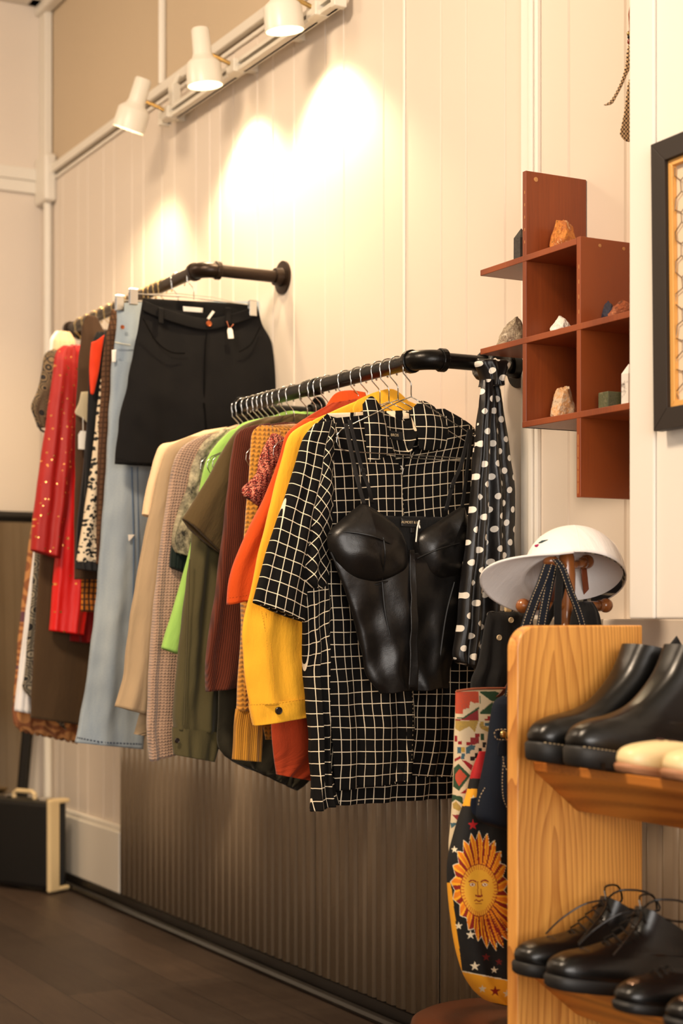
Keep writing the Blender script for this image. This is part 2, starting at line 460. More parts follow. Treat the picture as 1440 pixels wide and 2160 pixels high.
# ------------------------------------------------------------ mirror and suitcase at the far end
m_mirror = N('dark_mirror').set(Metallic=1.0, Roughness=.06); m_mirror.col(lin((150, 138, 118))); m_mirror = m_mirror.m
TR = pX(98, 1092, -6.47); BR = pX(47, 1670, -6.43); BR = TR + (BR - TR) * ((TR.z - .02) / (TR.z - BR.z)); TL = TR + Vector((0, -.85, 0)); BL = BR + Vector((0, -.85, 0))
mt = thing('leaning_mirror', 'large leaning mirror with a thin black frame behind the long dresses, far left', 'mirror', (-6.42, -.75, 0))
g = G(); g.add([TL, TR, BR, BL, TL - Vector((.01, 0, 0)), TR - Vector((.01, 0, 0)), BR - Vector((.01, 0, 0)), BL - Vector((.01, 0, 0))],
      [(0, 1, 2, 3), (7, 6, 5, 4), (0, 4, 5, 1), (1, 5, 6, 2), (2, 6, 7, 3), (3, 7, 4, 0)]); g.build('mirror_glass', m_mirror, mt)
for a, b in ((TL, TR), (TR, BR), (BR, BL), (BL, TL)):
    q = Vector((.008, 0, 0)); G().tube([a + q + (a - b).normalized() * .015, b + q + (b - a).normalized() * .015], .021, 4).build('frame_bar', m_black, mt)
m_case = plain('black_vinyl', (9, 8, 8), .55, bump=.1, bs=300)
sc = thing('hard_suitcase', 'black suitcase with cream corner edging and cream handle on the floor by the wall', 'suitcase', (-6.1, -.2, 0))
P0 = Vector((-5.985, -.155, 0)); dl = Vector((-.894, -.447, 0)); dt = Vector((-.447, .894, 0)) * 1.0
Mx = Matrix(((dl.x, dt.x, 0, P0.x), (dl.y, dt.y, 0, P0.y), (0, 0, 1, .012), (0, 0, 0, 1)))
G().box((.008, .006, 0), (.36, .05, .335), Mx).build('case_lid', m_case, sc, bevel=.02)
G().box((.008, .06, 0), (.36, .104, .335), Mx).build('case_base', m_case, sc, bevel=.02)
g = G(); g.box((0, 0, -.006), (.02, .056, .343), Mx); g.build('edge_band', m_cream, sc, bevel=.008)
g = G(); g.box((0, .05, .325), (.05, .108, .341), Mx); g.build('corner_cap', m_cream, sc, bevel=.006)
g = G(); g.box((0, .05, -.004), (.05, .108, .012), Mx); g.build('corner_cap', m_cream, sc, bevel=.006)
hp = [Mx @ Vector(p) for p in ((.13, .05, .335), (.13, .05, .352), (.145, .05, .362), (.225, .05, .362), (.24, .05, .352), (.24, .05, .335))]
G().tube(hp, .009, 8).build('handle', m_cream, sc)
for x in (.07, .29): G().box((x - .02, .03, .333), (x + .02, .07, .345), Mx).build('latch', m_chrome, sc, bevel=.003)

# ------------------------------------------------------------ track lighting
tx = [pB(712, 45, .05).x, pB(345, 290, .05).x]
ztr = 2.695
T = thing('light_track', 'white track rail on the wall under the picture rail with a dark slot', 'light track', ((tx[0] + tx[1]) / 2, -.05, ztr))
g = G(); g.box((tx[1], -.062, ztr - .018), (tx[0], -.035, ztr - .006)).box((tx[1], -.062, ztr + .006), (tx[0], -.035, ztr + .018)).box((tx[1], -.042, ztr - .018), (tx[0], -.03, ztr + .018))
g.build('track', m_fix, T)
G().box((tx[1] + .01, -.043, ztr - .006), (tx[0] - .01, -.0415, ztr + .006)).build('slot', m_black, T)
for x in tx: G().box((x - .012, -.066, ztr - .024), (x + .012, -.028, ztr + .024)).build('end_cap', m_fix, T, bevel=.003)
for x in (tx[1] + .05, (tx[0] + tx[1]) / 2, tx[0] - .3): G().box((x - .012, -.03, ztr - .016), (x + .012, .0, ztr + .016)).build('wall_bracket', m_fix, T)
G().box((tx[1] + .06, -.06, ztr + .018), (tx[1] + .1, -.03, ztr + .09)).build('feed_box', m_fix, T, bevel=.004)
G().tube([(tx[1] + .08, -.045, ztr + .09), (tx[1] + .08, -.03, ZM + .02)], .008, 8).build('feed_cable', m_fix, T)
def head(px, py, dirv, lab):
    a = pB(px, py, .05); x = a.x
    t = thing('track_light', lab, 'spotlight', (x, -.05, ztr), 'spotlights on the track')
    G().box((x - .028, -.075, ztr - .02), (x + .028, -.03, ztr + .02)).build('adapter', m_fix, t, bevel=.004)
    hub = Vector((x, -.165, ztr + .035))
    G().tube([(x, -.07, ztr + .008), (x, -.11, ztr + .02), hub], .0065, 8).build('arm', m_brass, t)
    d = Vector(dirv).normalized(); c = hub - d * .035
    pr = [(.0, 0), (.024, .001), (.0275, .006), (.0285, .075), (.033, .088), (.047, .1), (.0525, .108), (.0545, .17), (.0515, .17), (.047, .13), (.02, .1)]
    G().lathe(pr, c - d * .03, d, 36).build('lamp_shade', m_fix, t, smooth=True, sharp=35)
    G().lathe([(1e-6, .150), (.02, .149), (.04, .144), (.048, .136), (.04, .12)], c - d * .03, d, 28).build('bulb', m_bulb, t, smooth=True)
    l = bpy.data.lights.new('spot', 'SPOT'); l.energy = SPOT; l.color = (1, .76, .46); l.spot_size = R(118); l.spot_blend = .55; l.shadow_soft_size = .035
    o = bpy.data.objects.new('lamp_light', l); C.objects.link(o); o.parent = t
    o.location = c + d * .16 - Vector(t.location); o.rotation_euler = d.to_track_quat('-Z', 'Y').to_euler()
SPOT = 34
head(672, 48, (-.03, .13, -1), 'cream enamel spotlight nearest the camera, top of the frame, pointing down')
head(500, 158, (0, .1, -1), 'middle cream enamel spotlight on the track, pointing straight down')
head(360, 250, (-.28, -.18, -.85), 'far cream enamel spotlight tilted away to the left, beside the feed cable')

# ------------------------------------------------------------ pipe clothes rails
RB = .26; Z2 = 1.61; Z1 = 2.03
def rail(x0, x1, z, m, lab, r=.0175, mid=None):
    t = thing('clothes_rail', lab, 'clothes rail', ((x0 + x1) / 2, -RB, z))
    G().tube([(x0 - .045, -RB, z), (x1 + .045, -RB, z)], r, 20).build('pipe', m, t, smooth=True, sharp=40)
    for x, s in ((x0, 1), (x1, -1)):
        c = Vector((x - s * .045, -RB + .045, z))
        e = [c + Vector((s * .045 * math.sin(a), -.045 * math.cos(a), 0)) for a in [R(q) for q in range(0, 91, 10)]]
        G().tube(e, r * 1.28, 20).build('elbow', m, t, smooth=True, sharp=60)
        G().tube([e[0] - Vector((s * .012, 0, 0)), e[0] + Vector((s * .003, 0, 0))], r * 1.5, 20).build('collar', m, t, bevel=.002)
        G().tube([e[-1] - Vector((0, .003, 0)), e[-1] + Vector((0, .012, 0))], r * 1.5, 20).build('collar', m, t, bevel=.002)
        G().tube([e[-1], (x, -.02, z)], r, 20).build('arm', m, t, smooth=True, sharp=40)
        G().lathe([(.048, 0), (.048, .007), (.027, .009), (.025, .03), (r, .03)], (x, -.0, z), (0, -1, 0)).build('wall_flange', m, t, smooth=True, sharp=30)
    if mid is not None: G().tube([(mid - .025, -RB, z), (mid + .025, -RB, z)], r * 1.25, 20).build('coupling', m, t, bevel=.003)
    return t
rail(-3.12, -4.11, Z2, m_iron, 'black iron pipe rail of the front row, ending beside the wooden box shelf', mid=-3.64)
rail(-4.33, -5.5, Z1, m_ironb, 'bronze brown pipe rail of the rear row, higher and further from the camera')

# ------------------------------------------------------------ hangers
def hanger_proto(x, z, lab, m, grp, clips=False, hw=.205, yaw=0):
    t = thing('wire_hanger', lab, 'hanger', (x, -RB, z), grp)
    W = .0013; O = Vector((x, -RB, z)); r = .0235
    # the hook opens towards the wall
    pts = [O + Vector((0, p.y, p.z - .0035)) for p in arc((0, 0, 0), r, -28, 205, 26)]
    pts += [O + Vector((0, -.021, -.027)), O + Vector((0, -.004, -.043)), O + Vector((0, 0, -.05)), O + Vector((0, 0, -.078))]
    G().tube(pts, W * 1.15, 8).ball(pts[0], .0028, 5).build('hook', m, t, smooth=True)
    zb = -.078
    if not clips:
        a = [Vector((0, 0, zb))]
        for s in (1,):
            pass
        fr = [(0, zb), (.03, zb - .012), (hw - .03, zb - .075), (hw - .012, zb - .083), (hw - .002, zb - .095), (hw, zb - .11), (hw - .008, zb - .124), (hw - .025, zb - .13)]
        full = [(y, q) for y, q in fr] + [(-y, q) for y, q in reversed(fr)]
        G().tube([O + Vector((0, y, q)) for y, q in full], W, 6, closed=True).build('shoulder_wire', m, t, smooth=True)
    else:
        G().tube([O + Vector((0, y, zb + (.0 if abs(y) > .03 else .004))) for y in (-hw, -.03, 0, .03, hw)], W * 1.5, 6).build('bar', m, t)
        G().tube([O + Vector((0, y, zb + .012 if abs(y) < .1 else zb)) for y in (-hw * .8, -.06, 0, .06, hw * .8)], W, 6).build('bar', m, t)
        for s in (-1, 1):
            c = O + Vector((0, s * (hw - .015), zb))
            g = G(); g.box((c.x + .003, c.y - .012, c.z - .032), (c.x + .007, c.y + .012, c.z + .014)).box((c.x - .007, c.y - .012, c.z - .032), (c.x - .003, c.y + .012, c.z + .014))
            g.tube([c + Vector((0, -.009, .008)), c + Vector((0, .009, .008))], .006, 10)
            g.build('clip', m, t, bevel=.0015)
    return t
def copy_thing(t, x, lab, grp=None, rz=0, dz=0):
    r = t.copy(); C.objects.link(r); r.location = (x, t.location.y, t.location.z + dz); r['label'] = lab; r.rotation_euler = (0, 0, rz)
    if grp: r['group'] = grp
    for ch in t.children:
        c = ch.copy(); C.objects.link(c); c.parent = r
    return r
HG2 = 'wire hangers on the front rail'
h0 = hanger_proto(-3.17, Z2, 'silver wire hanger carrying the black leather bustier, first on the front rail', m_chrome, HG2, hw=.192)
h0.rotation_euler = (0, 0, R(2))
hs = [(-3.228, 'silver wire hanger inside the black and white grid shirt'), (-3.269, 'bare silver wire hanger directly behind the grid shirt'),
      (-3.310, 'silver wire hanger inside the yellow denim jacket'), (-3.362, 'silver wire hanger with a wire loop showing on the yellow shoulder'),
      (-3.410, 'silver wire hanger inside the orange short sleeved shirt')]
for i, (x, l) in enumerate(hs): copy_thing(h0, x, l, rz=R([1.5, -2, 1, -1, 2][i]))
for i, (x, l) in enumerate([(-3.47, 'silver wire hanger just behind the orange collar'), (-3.561, 'silver wire hanger inside the mustard crochet top'),
          (-3.598, 'silver wire hanger right beside the pipe coupling'), (-3.628, 'silver wire hanger with its loop on the brown sweater shoulder'),
          (-3.674, 'silver wire hanger inside the brown ribbed sweater'), (-3.748, 'silver wire hanger inside the olive short sleeved shirt'),
          (-3.790, 'silver wire hanger inside the long olive shirt'), (-3.859, 'silver wire hanger inside the lime green shirt')]):
    copy_thing(h0, x, l, rz=R([-1.5, 2, -2, 1, 0, -1, 2, 1][i]))
for i, x in enumerate((-3.829, -3.89, -3.92, -3.945, -3.979, -4.014, -4.05, -4.075)):
    copy_thing(h0, x, ['silver wire hanger in the tight bunch of hooks ending the front rail', 'silver wire hanger in the tight bunch of hooks ending the front rail'][0],
               'bunched wire hangers at the far end of the front rail', rz=R(random.Random(i).uniform(-3, 3)))
k0 = hanger_proto(-4.385, Z1, 'chrome clip hanger holding the black shorts', m_chrome, 'hangers on the rear rail', clips=True, hw=.2)
copy_thing(k0, -4.50, 'chrome clip hanger holding the light blue jeans', rz=R(2))
b0 = hanger_proto(-4.60, Z1, 'brassy wire hanger in the row behind the jeans on the rear rail', m_brass, 'brassy hangers on the rear rail', hw=.13)
for i, x in enumerate((-4.64, -4.68, -4.72, -4.77, -4.82, -4.87, -4.93, -4.99, -5.06, -5.13, -5.2, -5.27, -5.34)):
    copy_thing(b0, x, 'brassy wire hanger in the row behind the jeans on the rear rail', rz=R(random.Random(i).uniform(-4, 4)))
# ------------------------------------------------------------ cloth materials
def grid_cloth(name, c, line, s, w, rough=.9):
    n = N(name); v = n.uv(); sp = n.n('ShaderNodeSeparateXYZ'); n.l(v, sp.inputs[0])
    jit = n.math('MULTIPLY', n.math('SUBTRACT', n.noise(v, 12, 2), .5), .004)
    a = n.math('LESS_THAN', n.math('FRACT', n.math('DIVIDE', n.math('ADD', sp.outputs[0], jit), s)), w)
    b = n.math('LESS_THAN', n.math('FRACT', n.math('DIVIDE', n.math('ADD', sp.outputs[1], jit), s * 1.26)), w * .8)
    n.col(n.mix(n.math('MAXIMUM', a, b), lin(c), lin(line))); n.set(Roughness=rough, Specular_IOR_Level=.2)
    p = n.bump(n.noise(n.uv((2, .7, 1)), 9, 4, .55), .35, .01); n.bump(n.noise(v, 600, 2), .2, .001, p)
    return n.m
def dots(name, base_, dot, s, r, rough=.9, skew=0, irregular=False, met=0, seed=0):
    n = N(name); v = n.uv()
    if irregular:
        vo = n.n('ShaderNodeTexVoronoi'); n.l(v, vo.inputs['Vector']); vo.inputs['Scale'].default_value = 1 / s; vo.inputs['Randomness'].default_value = .9
        nz = n.noise(v, 1.2 / s, 1)
        f = n.math('LESS_THAN', vo.outputs['Distance'], n.math('MULTIPLY', nz, r * 2))
    else:
        v = n.uv((1 / s, 1 / s, 1), rot=skew); best = None
        for off in (0, .5):
            ad = n.n('ShaderNodeVectorMath', operation='ADD'); n.l(v, ad.inputs[0]); ad.inputs[1].default_value = (off, off, 0)
            fr = n.n('ShaderNodeVectorMath', operation='FRACTION'); n.l(ad.outputs[0], fr.inputs[0])
            sp = n.n('ShaderNodeSeparateXYZ'); n.l(fr.outputs[0], sp.inputs[0])
            x = n.math('SUBTRACT', sp.outputs[0], .5); y = n.math('SUBTRACT', sp.outputs[1], .5)
            d = n.math('ADD', n.math('MULTIPLY', x, x), n.math('MULTIPLY', y, y))
            best = d if best is None else n.math('MINIMUM', best, d)
        f = n.math('LESS_THAN', best, r * r)
    bc = n.mix(n.noise(v, 3, 3), lin(base_), tuple(x * .75 for x in lin(base_)[:3]) + (1,))
    n.col(n.mix(f, bc, lin(dot))); n.set(Roughness=rough)
    if met: n.l(n.math('MULTIPLY', f, met), n.b.inputs['Metallic']); n.l(n.math('SUBTRACT', rough, n.math('MULTIPLY', f, rough - .25)), n.b.inputs['Roughness'])
    n.bump(n.noise(n.uv((2.4, .7, 1)), 9, 4, .55), .35, .01)
    return n.m
def rings_cloth(name, c1, c2, c3, s, freq, rough=.85):       # rings around scattered centres: paisley and fan prints
    n = N(name); v = n.uv(); vo = n.n('ShaderNodeTexVoronoi'); n.l(v, vo.inputs['Vector']); vo.inputs['Scale'].default_value = 1 / s
    wv = n.math('SINE', n.math('MULTIPLY', vo.outputs['Distance'], freq))
    a = n.mix(n.math('GREATER_THAN', wv, .1), lin(c1), lin(c2))
    n.col(n.mix(n.math('LESS_THAN', vo.outputs['Distance'], .22), a, lin(c3))); n.set(Roughness=rough)
    n.bump(n.noise(n.uv((2.4, .7, 1)), 9, 4, .55), .35, .01)
    return n.m
def knit(name, c, s, depth=.004, holes=0, c2=None, dark=.5):
    n = N(name); v = n.uv((1 / s, 1 / s, 1)); sp = n.n('ShaderNodeSeparateXYZ'); n.l(v, sp.inputs[0])
    a = n.math('SINE', n.math('MULTIPLY', sp.outputs[0], 6.283)); b = n.math('SINE', n.math('ADD', n.math('MULTIPLY', sp.outputs[1], 6.283), n.math('MULTIPLY', a, 1.2)))
    h = n.math('ADD', n.math('MULTIPLY', n.math('ADD', a, b), .25), .5)
    h = n.math('ADD', n.math('MULTIPLY', h, .6), n.math('MULTIPLY', n.noise(v, 1.3, 3), .5))
    rp = n.n('ShaderNodeValToRGB'); n.l(h, rp.inputs[0]); rp.color_ramp.elements[0].position = .18; rp.color_ramp.elements[1].position = .6
    rp.color_ramp.elements[0].color = lin(tuple(x * dark for x in c)); rp.color_ramp.elements[1].color = lin(c)
    n.col(rp.outputs[0]); n.set(Roughness=.95, Sheen_Weight=.4); n.bump(h, .8, depth)
    if holes:
        ho = n.math('LESS_THAN', n.math('ADD', h, n.math('MULTIPLY', n.noise(n.uv(), 22, 1), .3)), holes)
        n.l(n.math('SUBTRACT', 1.0, ho), n.b.inputs['Alpha'])
    return n.m
def painted(name, rough=.85, weave=0):
    n = N(name); at = n.n('ShaderNodeAttribute', attribute_name='dye'); n.col(at.outputs[0]); n.set(Roughness=rough)
    n.bump(n.noise(n.uv((2, .8, 1)), 10, 3), .25, .006)
    if weave: n.bump(n.noise(n.uv(), 700, 2), .3, .001)
    return n.m
def denim(name, c, c2, rough=.9):
    n = N(name); v = n.uv(); a = n.noise(n.uv((3, .5, 1)), 7, 3); w = n.noise(v, 420, 2, .7)
    f = n.math('ADD', n.math('MULTIPLY', a, .7), n.math('MULTIPLY', w, .45))
    n.col(n.mix(f, lin(c), lin(c2))); n.set(Roughness=rough, Specular_IOR_Level=.2)
    p = n.bump(n.noise(n.uv((2, .8, 1)), 8, 4), .35, .01); n.bump(w, .3, .001, p); return n.m
c_grid = grid_cloth('grid_check_cotton', (13, 11, 10), (240, 222, 192), .0212, .085)
c_yellow = fabric('yellow_twill', (253, 184, 46), .85, var=.1)
c_orange = fabric('rust_orange_linen', (214, 78, 14), .85, ws=260)
c_orange2 = fabric('brick_red_linen', (170, 58, 20), .85, ws=260)
c_brown = fabric('brown_rib_knit', (98, 42, 22), ribs=62)
c_must = knit('mustard_crochet', (206, 140, 42), .011, .005, holes=.3)
c_mustr = knit('mustard_crochet_band', (206, 140, 42), .008, .003)
c_olive = fabric('olive_twill', (86, 68, 36), .85, ws=300)
c_olive2 = fabric('olive_green_cotton', (84, 76, 46), .85, ws=300)
c_darkol = fabric('dark_olive_cotton', (48, 44, 30), .85)
c_lime = fabric('lime_jersey', (156, 200, 96), .8, var=.08)
c_fuzzy = knit('fuzzy_taupe_knit', (172, 140, 116), .0075, .005, dark=.6)
c_tan = fabric('tan_fine_knit', (176, 150, 116), .9, var=.1)
c_peach = fabric('peach_jersey', (240, 206, 162), .85, var=.08)
c_blackden = denim('black_denim', (8, 7, 7), (20, 18, 18))
c_jean = denim('light_blue_denim', (62, 90, 122), (184, 192, 192))
c_blackc = fabric('black_crepe', (14, 13, 13), .8)
c_brownd = fabric('dark_brown_jersey', (72, 50, 32), .9)
c_trous = fabric('olive_brown_wool', (74, 54, 32), .9, var=.15)
c_white = fabric('white_cotton', (240, 236, 232), .85, var=.05)
c_redm = dots('red_sequin_mesh', (176, 18, 8), (255, 180, 100), .014, .19, .6, irregular=True, met=.9)
c_redm2 = dots('bright_red_mesh', (226, 12, 4), (255, 170, 90), .024, .17, .55, irregular=True, met=.9)
c_spot = dots('spotted_chiffon', (232, 212, 180), (12, 14, 10), .0115, .48, .8, irregular=True)
c_polka = dots('polka_dot_satin', (19, 16, 15), (236, 228, 214), .046, .155, .38, skew=R(14))
c_tweed = grid_cloth('brown_check_tweed', (92, 64, 44), (62, 42, 30), .012, .3)
c_plaid = grid_cloth('orange_plaid', (206, 122, 42), (60, 36, 26), .014, .32)
c_fan = rings_cloth('fan_print_chiffon', (34, 28, 24), (128, 106, 74), (24, 20, 18), .045, 55)
c_bw = rings_cloth('black_cream_print', (24, 22, 20), (150, 138, 116), (16, 15, 15), .05, 48)
c_pais = rings_cloth('tan_paisley', (186, 128, 74), (140, 84, 48), (100, 60, 70), .08, 24)
c_floral = dots('black_floral', (14, 12, 12), (236, 150, 140), .03, .25, .8, irregular=True)
c_scarlet = fabric('orange_red_satin', (236, 60, 10), .6)
n = N('camouflage_gauze'); n.col(n.mix(n.math('MULTIPLY', n.math('SUBTRACT', n.noise(n.uv((1, .6, 1)), 26, 5, .75), .36), 3.4), lin((20, 18, 12)), lin((196, 184, 150)))); n.set(Roughness=.9); n.bump(n.noise(n.uv((1, 1, 1)), 34, 3), .7, .01); c_camo = n.m
n = N('nordic_pattern_knit'); v = n.uv((1, 1, 1)); w = n.n('ShaderNodeTexWave'); n.l(v, w.inputs[0]); w.inputs['Scale'].default_value = 24; w.inputs['Distortion'].default_value = 9; w.inputs['Detail Scale'].default_value = 12
cr = n.n('ShaderNodeValToRGB'); n.l(w.outputs[1], cr.inputs[0]); cr.color_ramp.interpolation = 'CONSTANT'
cr.color_ramp.elements[0].color = lin((66, 28, 22)); cr.color_ramp.elements[1].color = lin((214, 150, 120)); cr.color_ramp.elements[1].position = .82
e = cr.color_ramp.elements.new(.42); e.color = lin((176, 24, 14)); n.col(cr.outputs[0]); n.set(Roughness=.95); n.bump(n.noise(v, 200, 2), .8, .003); c_nord = n.m
n = N('black_leather'); v = n.uv(); n.col(lin((16, 14, 13))); n.set(Roughness=.36, Specular_IOR_Level=.5)
p = n.bump(n.noise(v, 7, 4, .5), .5, .012); n.bump(n.noise(v, 420, 2), .25, .0008, p); m_leather = n.m
m_thread = plain('pale_thread', (206, 184, 146), .8)
m_seamy = plain('yellow_seam_thread', (200, 138, 30), .8)
m_button = plain('dark_button', (38, 30, 26), .35)
m_copper = plain('copper_button', (170, 90, 50), .35, .8)

def seam(pts, X, m, parent, r=.0012, name='seam', dx=.0):
    P = [tuple(pX(p[0], p[1], X + dx + (p[2] if len(p) > 2 else 0))) for p in pts]
    return G().tube(cat(P, 6 * len(P)), r, 6).build(name, m, parent)
def stitches(pts, X, m, parent, name='stitching', r=.0009, gap=2, dx=0):
    P = cat([tuple(pX(p[0], p[1], X + dx + (p[2] if len(p) > 2 else 0))) for p in pts], max(8, int(sum(math.dist(pts[i][:2], pts[i + 1][:2]) for i in range(len(pts) - 1)) / 3)))
    g = G()
    for i in range(0, len(P) - 1, gap): g.tube([P[i], P[i + 1]], r, 5)
    return g.build(name, m, parent)
def disc(px, py, X, r, h, m, parent, name='button'):
    p = pX(px, py, X); G().lathe([(r, 0), (r, h * .7), (r * .86, h), (r * .7, h * .8), (1e-6, h * .8)], p, (1, 0, 0), 20).build(name, m, parent); return p
def garment(name, label, category, X, z, grp):
    return thing(name, label, category, (X, -RB, z), grp)
GF, GR = 'clothes on the front rail', 'clothes on the rear rail'
def tagcard(px, py, X, w, h, parent, m=None, name='price_tag', tilt=0):
    p = pX(px, py, X); M = Matrix.Translation(p) @ Matrix.Rotation(R(tilt), 4, 'X')
    g = G(); w /= 2
    vs = [M @ Vector((0, y, q)) for y, q in ((-w, -h), (w, -h), (w, -h * .22), (w * .55, 0), (-w * .55, 0), (-w, -h * .22))]
    vs += [v + Vector((.0012, 0, 0)) for v in vs]
    g.add(vs, [tuple(range(6)), tuple(range(11, 5, -1))] + [(i, (i + 1) % 6, (i + 1) % 6 + 6, i + 6) for i in range(6)])
    return g.build(name, m or m_paper, parent)

# ============================================================ FRONT RAIL
# ---- black and white grid shirt
X = -3.232
t = garment('grid_check_shirt', 'black short sleeved shirt with a thin white grid check, hanging behind the leather bustier', 'shirt', X, Z2 - .08, GF)
loft('shirt_back', [(690, 872, (938, 862)), (660, 905, (992, 895)), (648, 960, (1002, 920)), (644, 1040, (1000, 1000)), (645, 1200, (994, 1150)), (650, 1350, (990, 1320)), (656, 1500, (985, 1480)), (664, 1620, (968, 1600)), (672, 1700, (956, 1682))],
     X - .028, (.012, .03), c_grid, t, fold=.007, nf=4, seed=3, n=110, k=90, dip=.02, wr=.005)
loft('front_panel', [(676, 885, (800, 872)), (672, 930, (826, 950)), (672, 1010, (846, 1000)), (674, 1120, (852, 1120)), (680, 1300, (860, 1300)), (690, 1450, (868, 1440)), (700, 1560, (873, 1560)), (706, 1668, (862, 1650))],
     X + .012, (.006, .012), c_grid, t, fold=.006, nf=2.2, seed=5, n=90, k=90, wr=.006)
loft('front_panel', [(905, 872, (975, 884)), (880, 940, (1000, 915)), (850, 1000, (1003, 985)), (853, 1120, (1002, 1100)), (860, 1300, (1002, 1290)), (866, 1440, (1002, 1440)), (870, 1560, (985, 1560)), (868, 1637, (960, 1640))],
     X - .004, (.006, .010), c_grid, t, fold=.006, nf=2, seed=8, n=90, k=90, wr=.005)
# the gathered side, hanging in a roll from the armhole
loft('gathered_side', [(672, 900, (712, 892)), (650, 980, (702, 960)), (638, 1060, (700, 1040)), (632, 1130, (698, 1130)), (624, 1190, (694, 1190)), (628, 1222, (686, 1226)), (644, 1240, (676, 1242))],
     X + .026, (.035, .06), c_grid, t, fold=.007, nf=1.4, seed=12, n=72, k=60, wr=.012, us=1.3, rot=.82)
loft('side_fold', [(650, 1195, (682, 1195)), (636, 1240, (690, 1235)), (640, 1330, (694, 1300)), (646, 1450, (692, 1450)), (654, 1570, (694, 1560)), (657, 1650, (698, 1640)), (656, 1712, (710, 1692))],
     X + .02, (.035, .05), c_grid, t, fold=.009, nf=2.4, seed=11, n=72, k=100, wr=.009, us=1.5)
loft('sleeve', [(664, 893, (700, 886)), (640, 925, (690, 935)), (622, 985, (683, 1010)), (600, 1055, (668, 1090)), (572, 1140, (655, 1180)), (552, 1210, (646, 1250)), (536, 1270, (640, 1312))],
     X + .03, (.03, .05), c_grid, t, fold=.004, nf=1.6, seed=14, n=80, k=60, wr=.003)
patch('collar', [[(764, 853, .03), (784, 836, .034), (806, 864, .03)], [(768, 900, .045), (792, 896, .052), (816, 905, .045)], [(776, 976, .05), (802, 968, .054), (829, 952, .048)]], X, c_grid, t, .0022, bulge=.004)
patch('collar', [[(862, 870, .02), (888, 846, .03), (915, 858, .024)], [(878, 905, .036), (908, 898, .045), (944, 905, .036)], [(884, 948, .034), (912, 950, .04), (934, 944, .034)]], X, c_grid, t, .0022, bulge=.006)
patch('collar_band', [[(800, 860, .012), (830, 880, -.02), (862, 887, -.02), (890, 860, .012)], [(806, 905, .016), (832, 925, -.012), (862, 928, -.012), (884, 905, .016)], [(826, 950, .018), (840, 958, .0), (856, 958, .0), (868, 950, .018)]], X, c_grid, t, .002)
patch('neck_label', [[(822, 908, -.008), (850, 913, -.008)], [(822, 926, -.006), (850, 930, -.006)]], X + .006, c_blackc, t, .001)
text('label_text', 'BROS', pX(832, 918, X + .004), .0085, m_thread, t)
stitches([(846, 985, .022), (852, 1100, .022), (858, 1240, .02), (866, 1400, .022), (871, 1520, .022), (866, 1640, .02)], X, m_thread, t, 'placket_stitching', .0005, 3)
G().tube([pX(845, 982, X + .03), pX(850, 990, X + .032), pX(848, 1000, X + .03)], .0012, 6).build('tag_loop', m_paper, t)

# ---- black leather bustier on its own hanger
X = -3.165
t = garment('leather_bustier', 'black leather bustier top on thin straps, hanging in front of the grid shirt', 'top', X, Z2 - .2, GF)
loft('back_panel', [(742, 1086, (990, 1092)), (736, 1120, (990, 1120)), (732, 1180, (988, 1180))], X - .012, (.006, .01), c_blackc, t, fold=.002, n=60, k=20, wr=.002)
loft('bodice', [(700, 1170, (985, 1165)), (716, 1220, (982, 1210)), (735, 1270, (976, 1260)), (752, 1320, (966, 1310)), (764, 1380, (958, 1370)), (778, 1430, (950, 1420)), (803, 1462, (944, 1450))],
     X + .018, (.03, .035), m_leather, t, fold=.0045, nf=2.2, seed=21, n=120, k=90, wr=.012, hemw=.002, vfold=.5)
dome('cup', [(766, 1060), (728, 1090), (693, 1126), (697, 1165), (722, 1208), (760, 1230), (810, 1226), (850, 1204), (858, 1168), (845, 1125), (812, 1090)], X + .018, .042, m_leather, t, wr=.006, seed=1)
dome('cup', [(975, 1066), (928, 1098), (880, 1130), (876, 1165), (892, 1205), (930, 1226), (968, 1216), (988, 1180), (990, 1120)], X + .018, .034, m_leather, t, wr=.006, seed=2)
m_lseam = plain('leather_seam', (8, 7, 7), .5)
seam([(693, 1126, .02), (735, 1122, .05), (790, 1132, .071), (830, 1150, .055)], X, m_lseam, t, .0022, 'cup_seam')
seam([(808, 1134, .066), (812, 1170, .068), (806, 1222, .035)], X, m_lseam, t, .002, 'cup_seam')
seam([(880, 1178, .03), (920, 1160, .06), (968, 1146, .055)], X, m_lseam, t, .0022, 'cup_seam')
for a in (((806, 1228), (812, 1290), (822, 1340)), ((872, 1180), (876, 1260), (874, 1340), (872, 1448)), ((958, 1228), (940, 1300), (926, 1400), (922, 1440))):
    seam([(p[0], p[1], .035) for p in a], X, m_lseam, t, .0022, 'panel_seam')
seam([(697, 1165, .02), (722, 1210, .024), (762, 1233, .026), (812, 1228, .03), (852, 1205, .026), (866, 1168, .02)], X, m_lseam, t, .0026, 'underwire')
patch('placket', [[(862, 1160, .03), (874, 1160, .032)], [(866, 1300, .046), (882, 1300, .048)], [(862, 1455, .046), (880, 1457, .046)]], X, m_leather, t, .003, wr=.006)
m_strap = plain('black_strap_elastic', (20, 17, 15), .6)
def strap(pts, w, X, m, parent, name='strap', th=.0016):
    g = [[(p[0] - w / 2, p[1], p[2]), (p[0] + w / 2, p[1] + 1, p[2])] for p in pts]
    return patch(name, g, X, m, parent, th, wr=0)
strap([(729, 893, .03), (742, 960, .045), (756, 1020, .055), (768, 1064, .05)], 9, X, m_strap, t)
strap([(737, 885, .02), (762, 985, .03), (778, 1030, .035), (784, 1062, .02)], 8, X, m_strap, t)
strap([(990, 905, .02), (972, 980, .03), (955, 1020, .04), (940, 1078, .03)], 8, X, m_strap, t)
strap([(994, 905, .01), (986, 980, .02), (980, 1030, .03), (974, 1070, .035)], 7, X, m_strap, t)
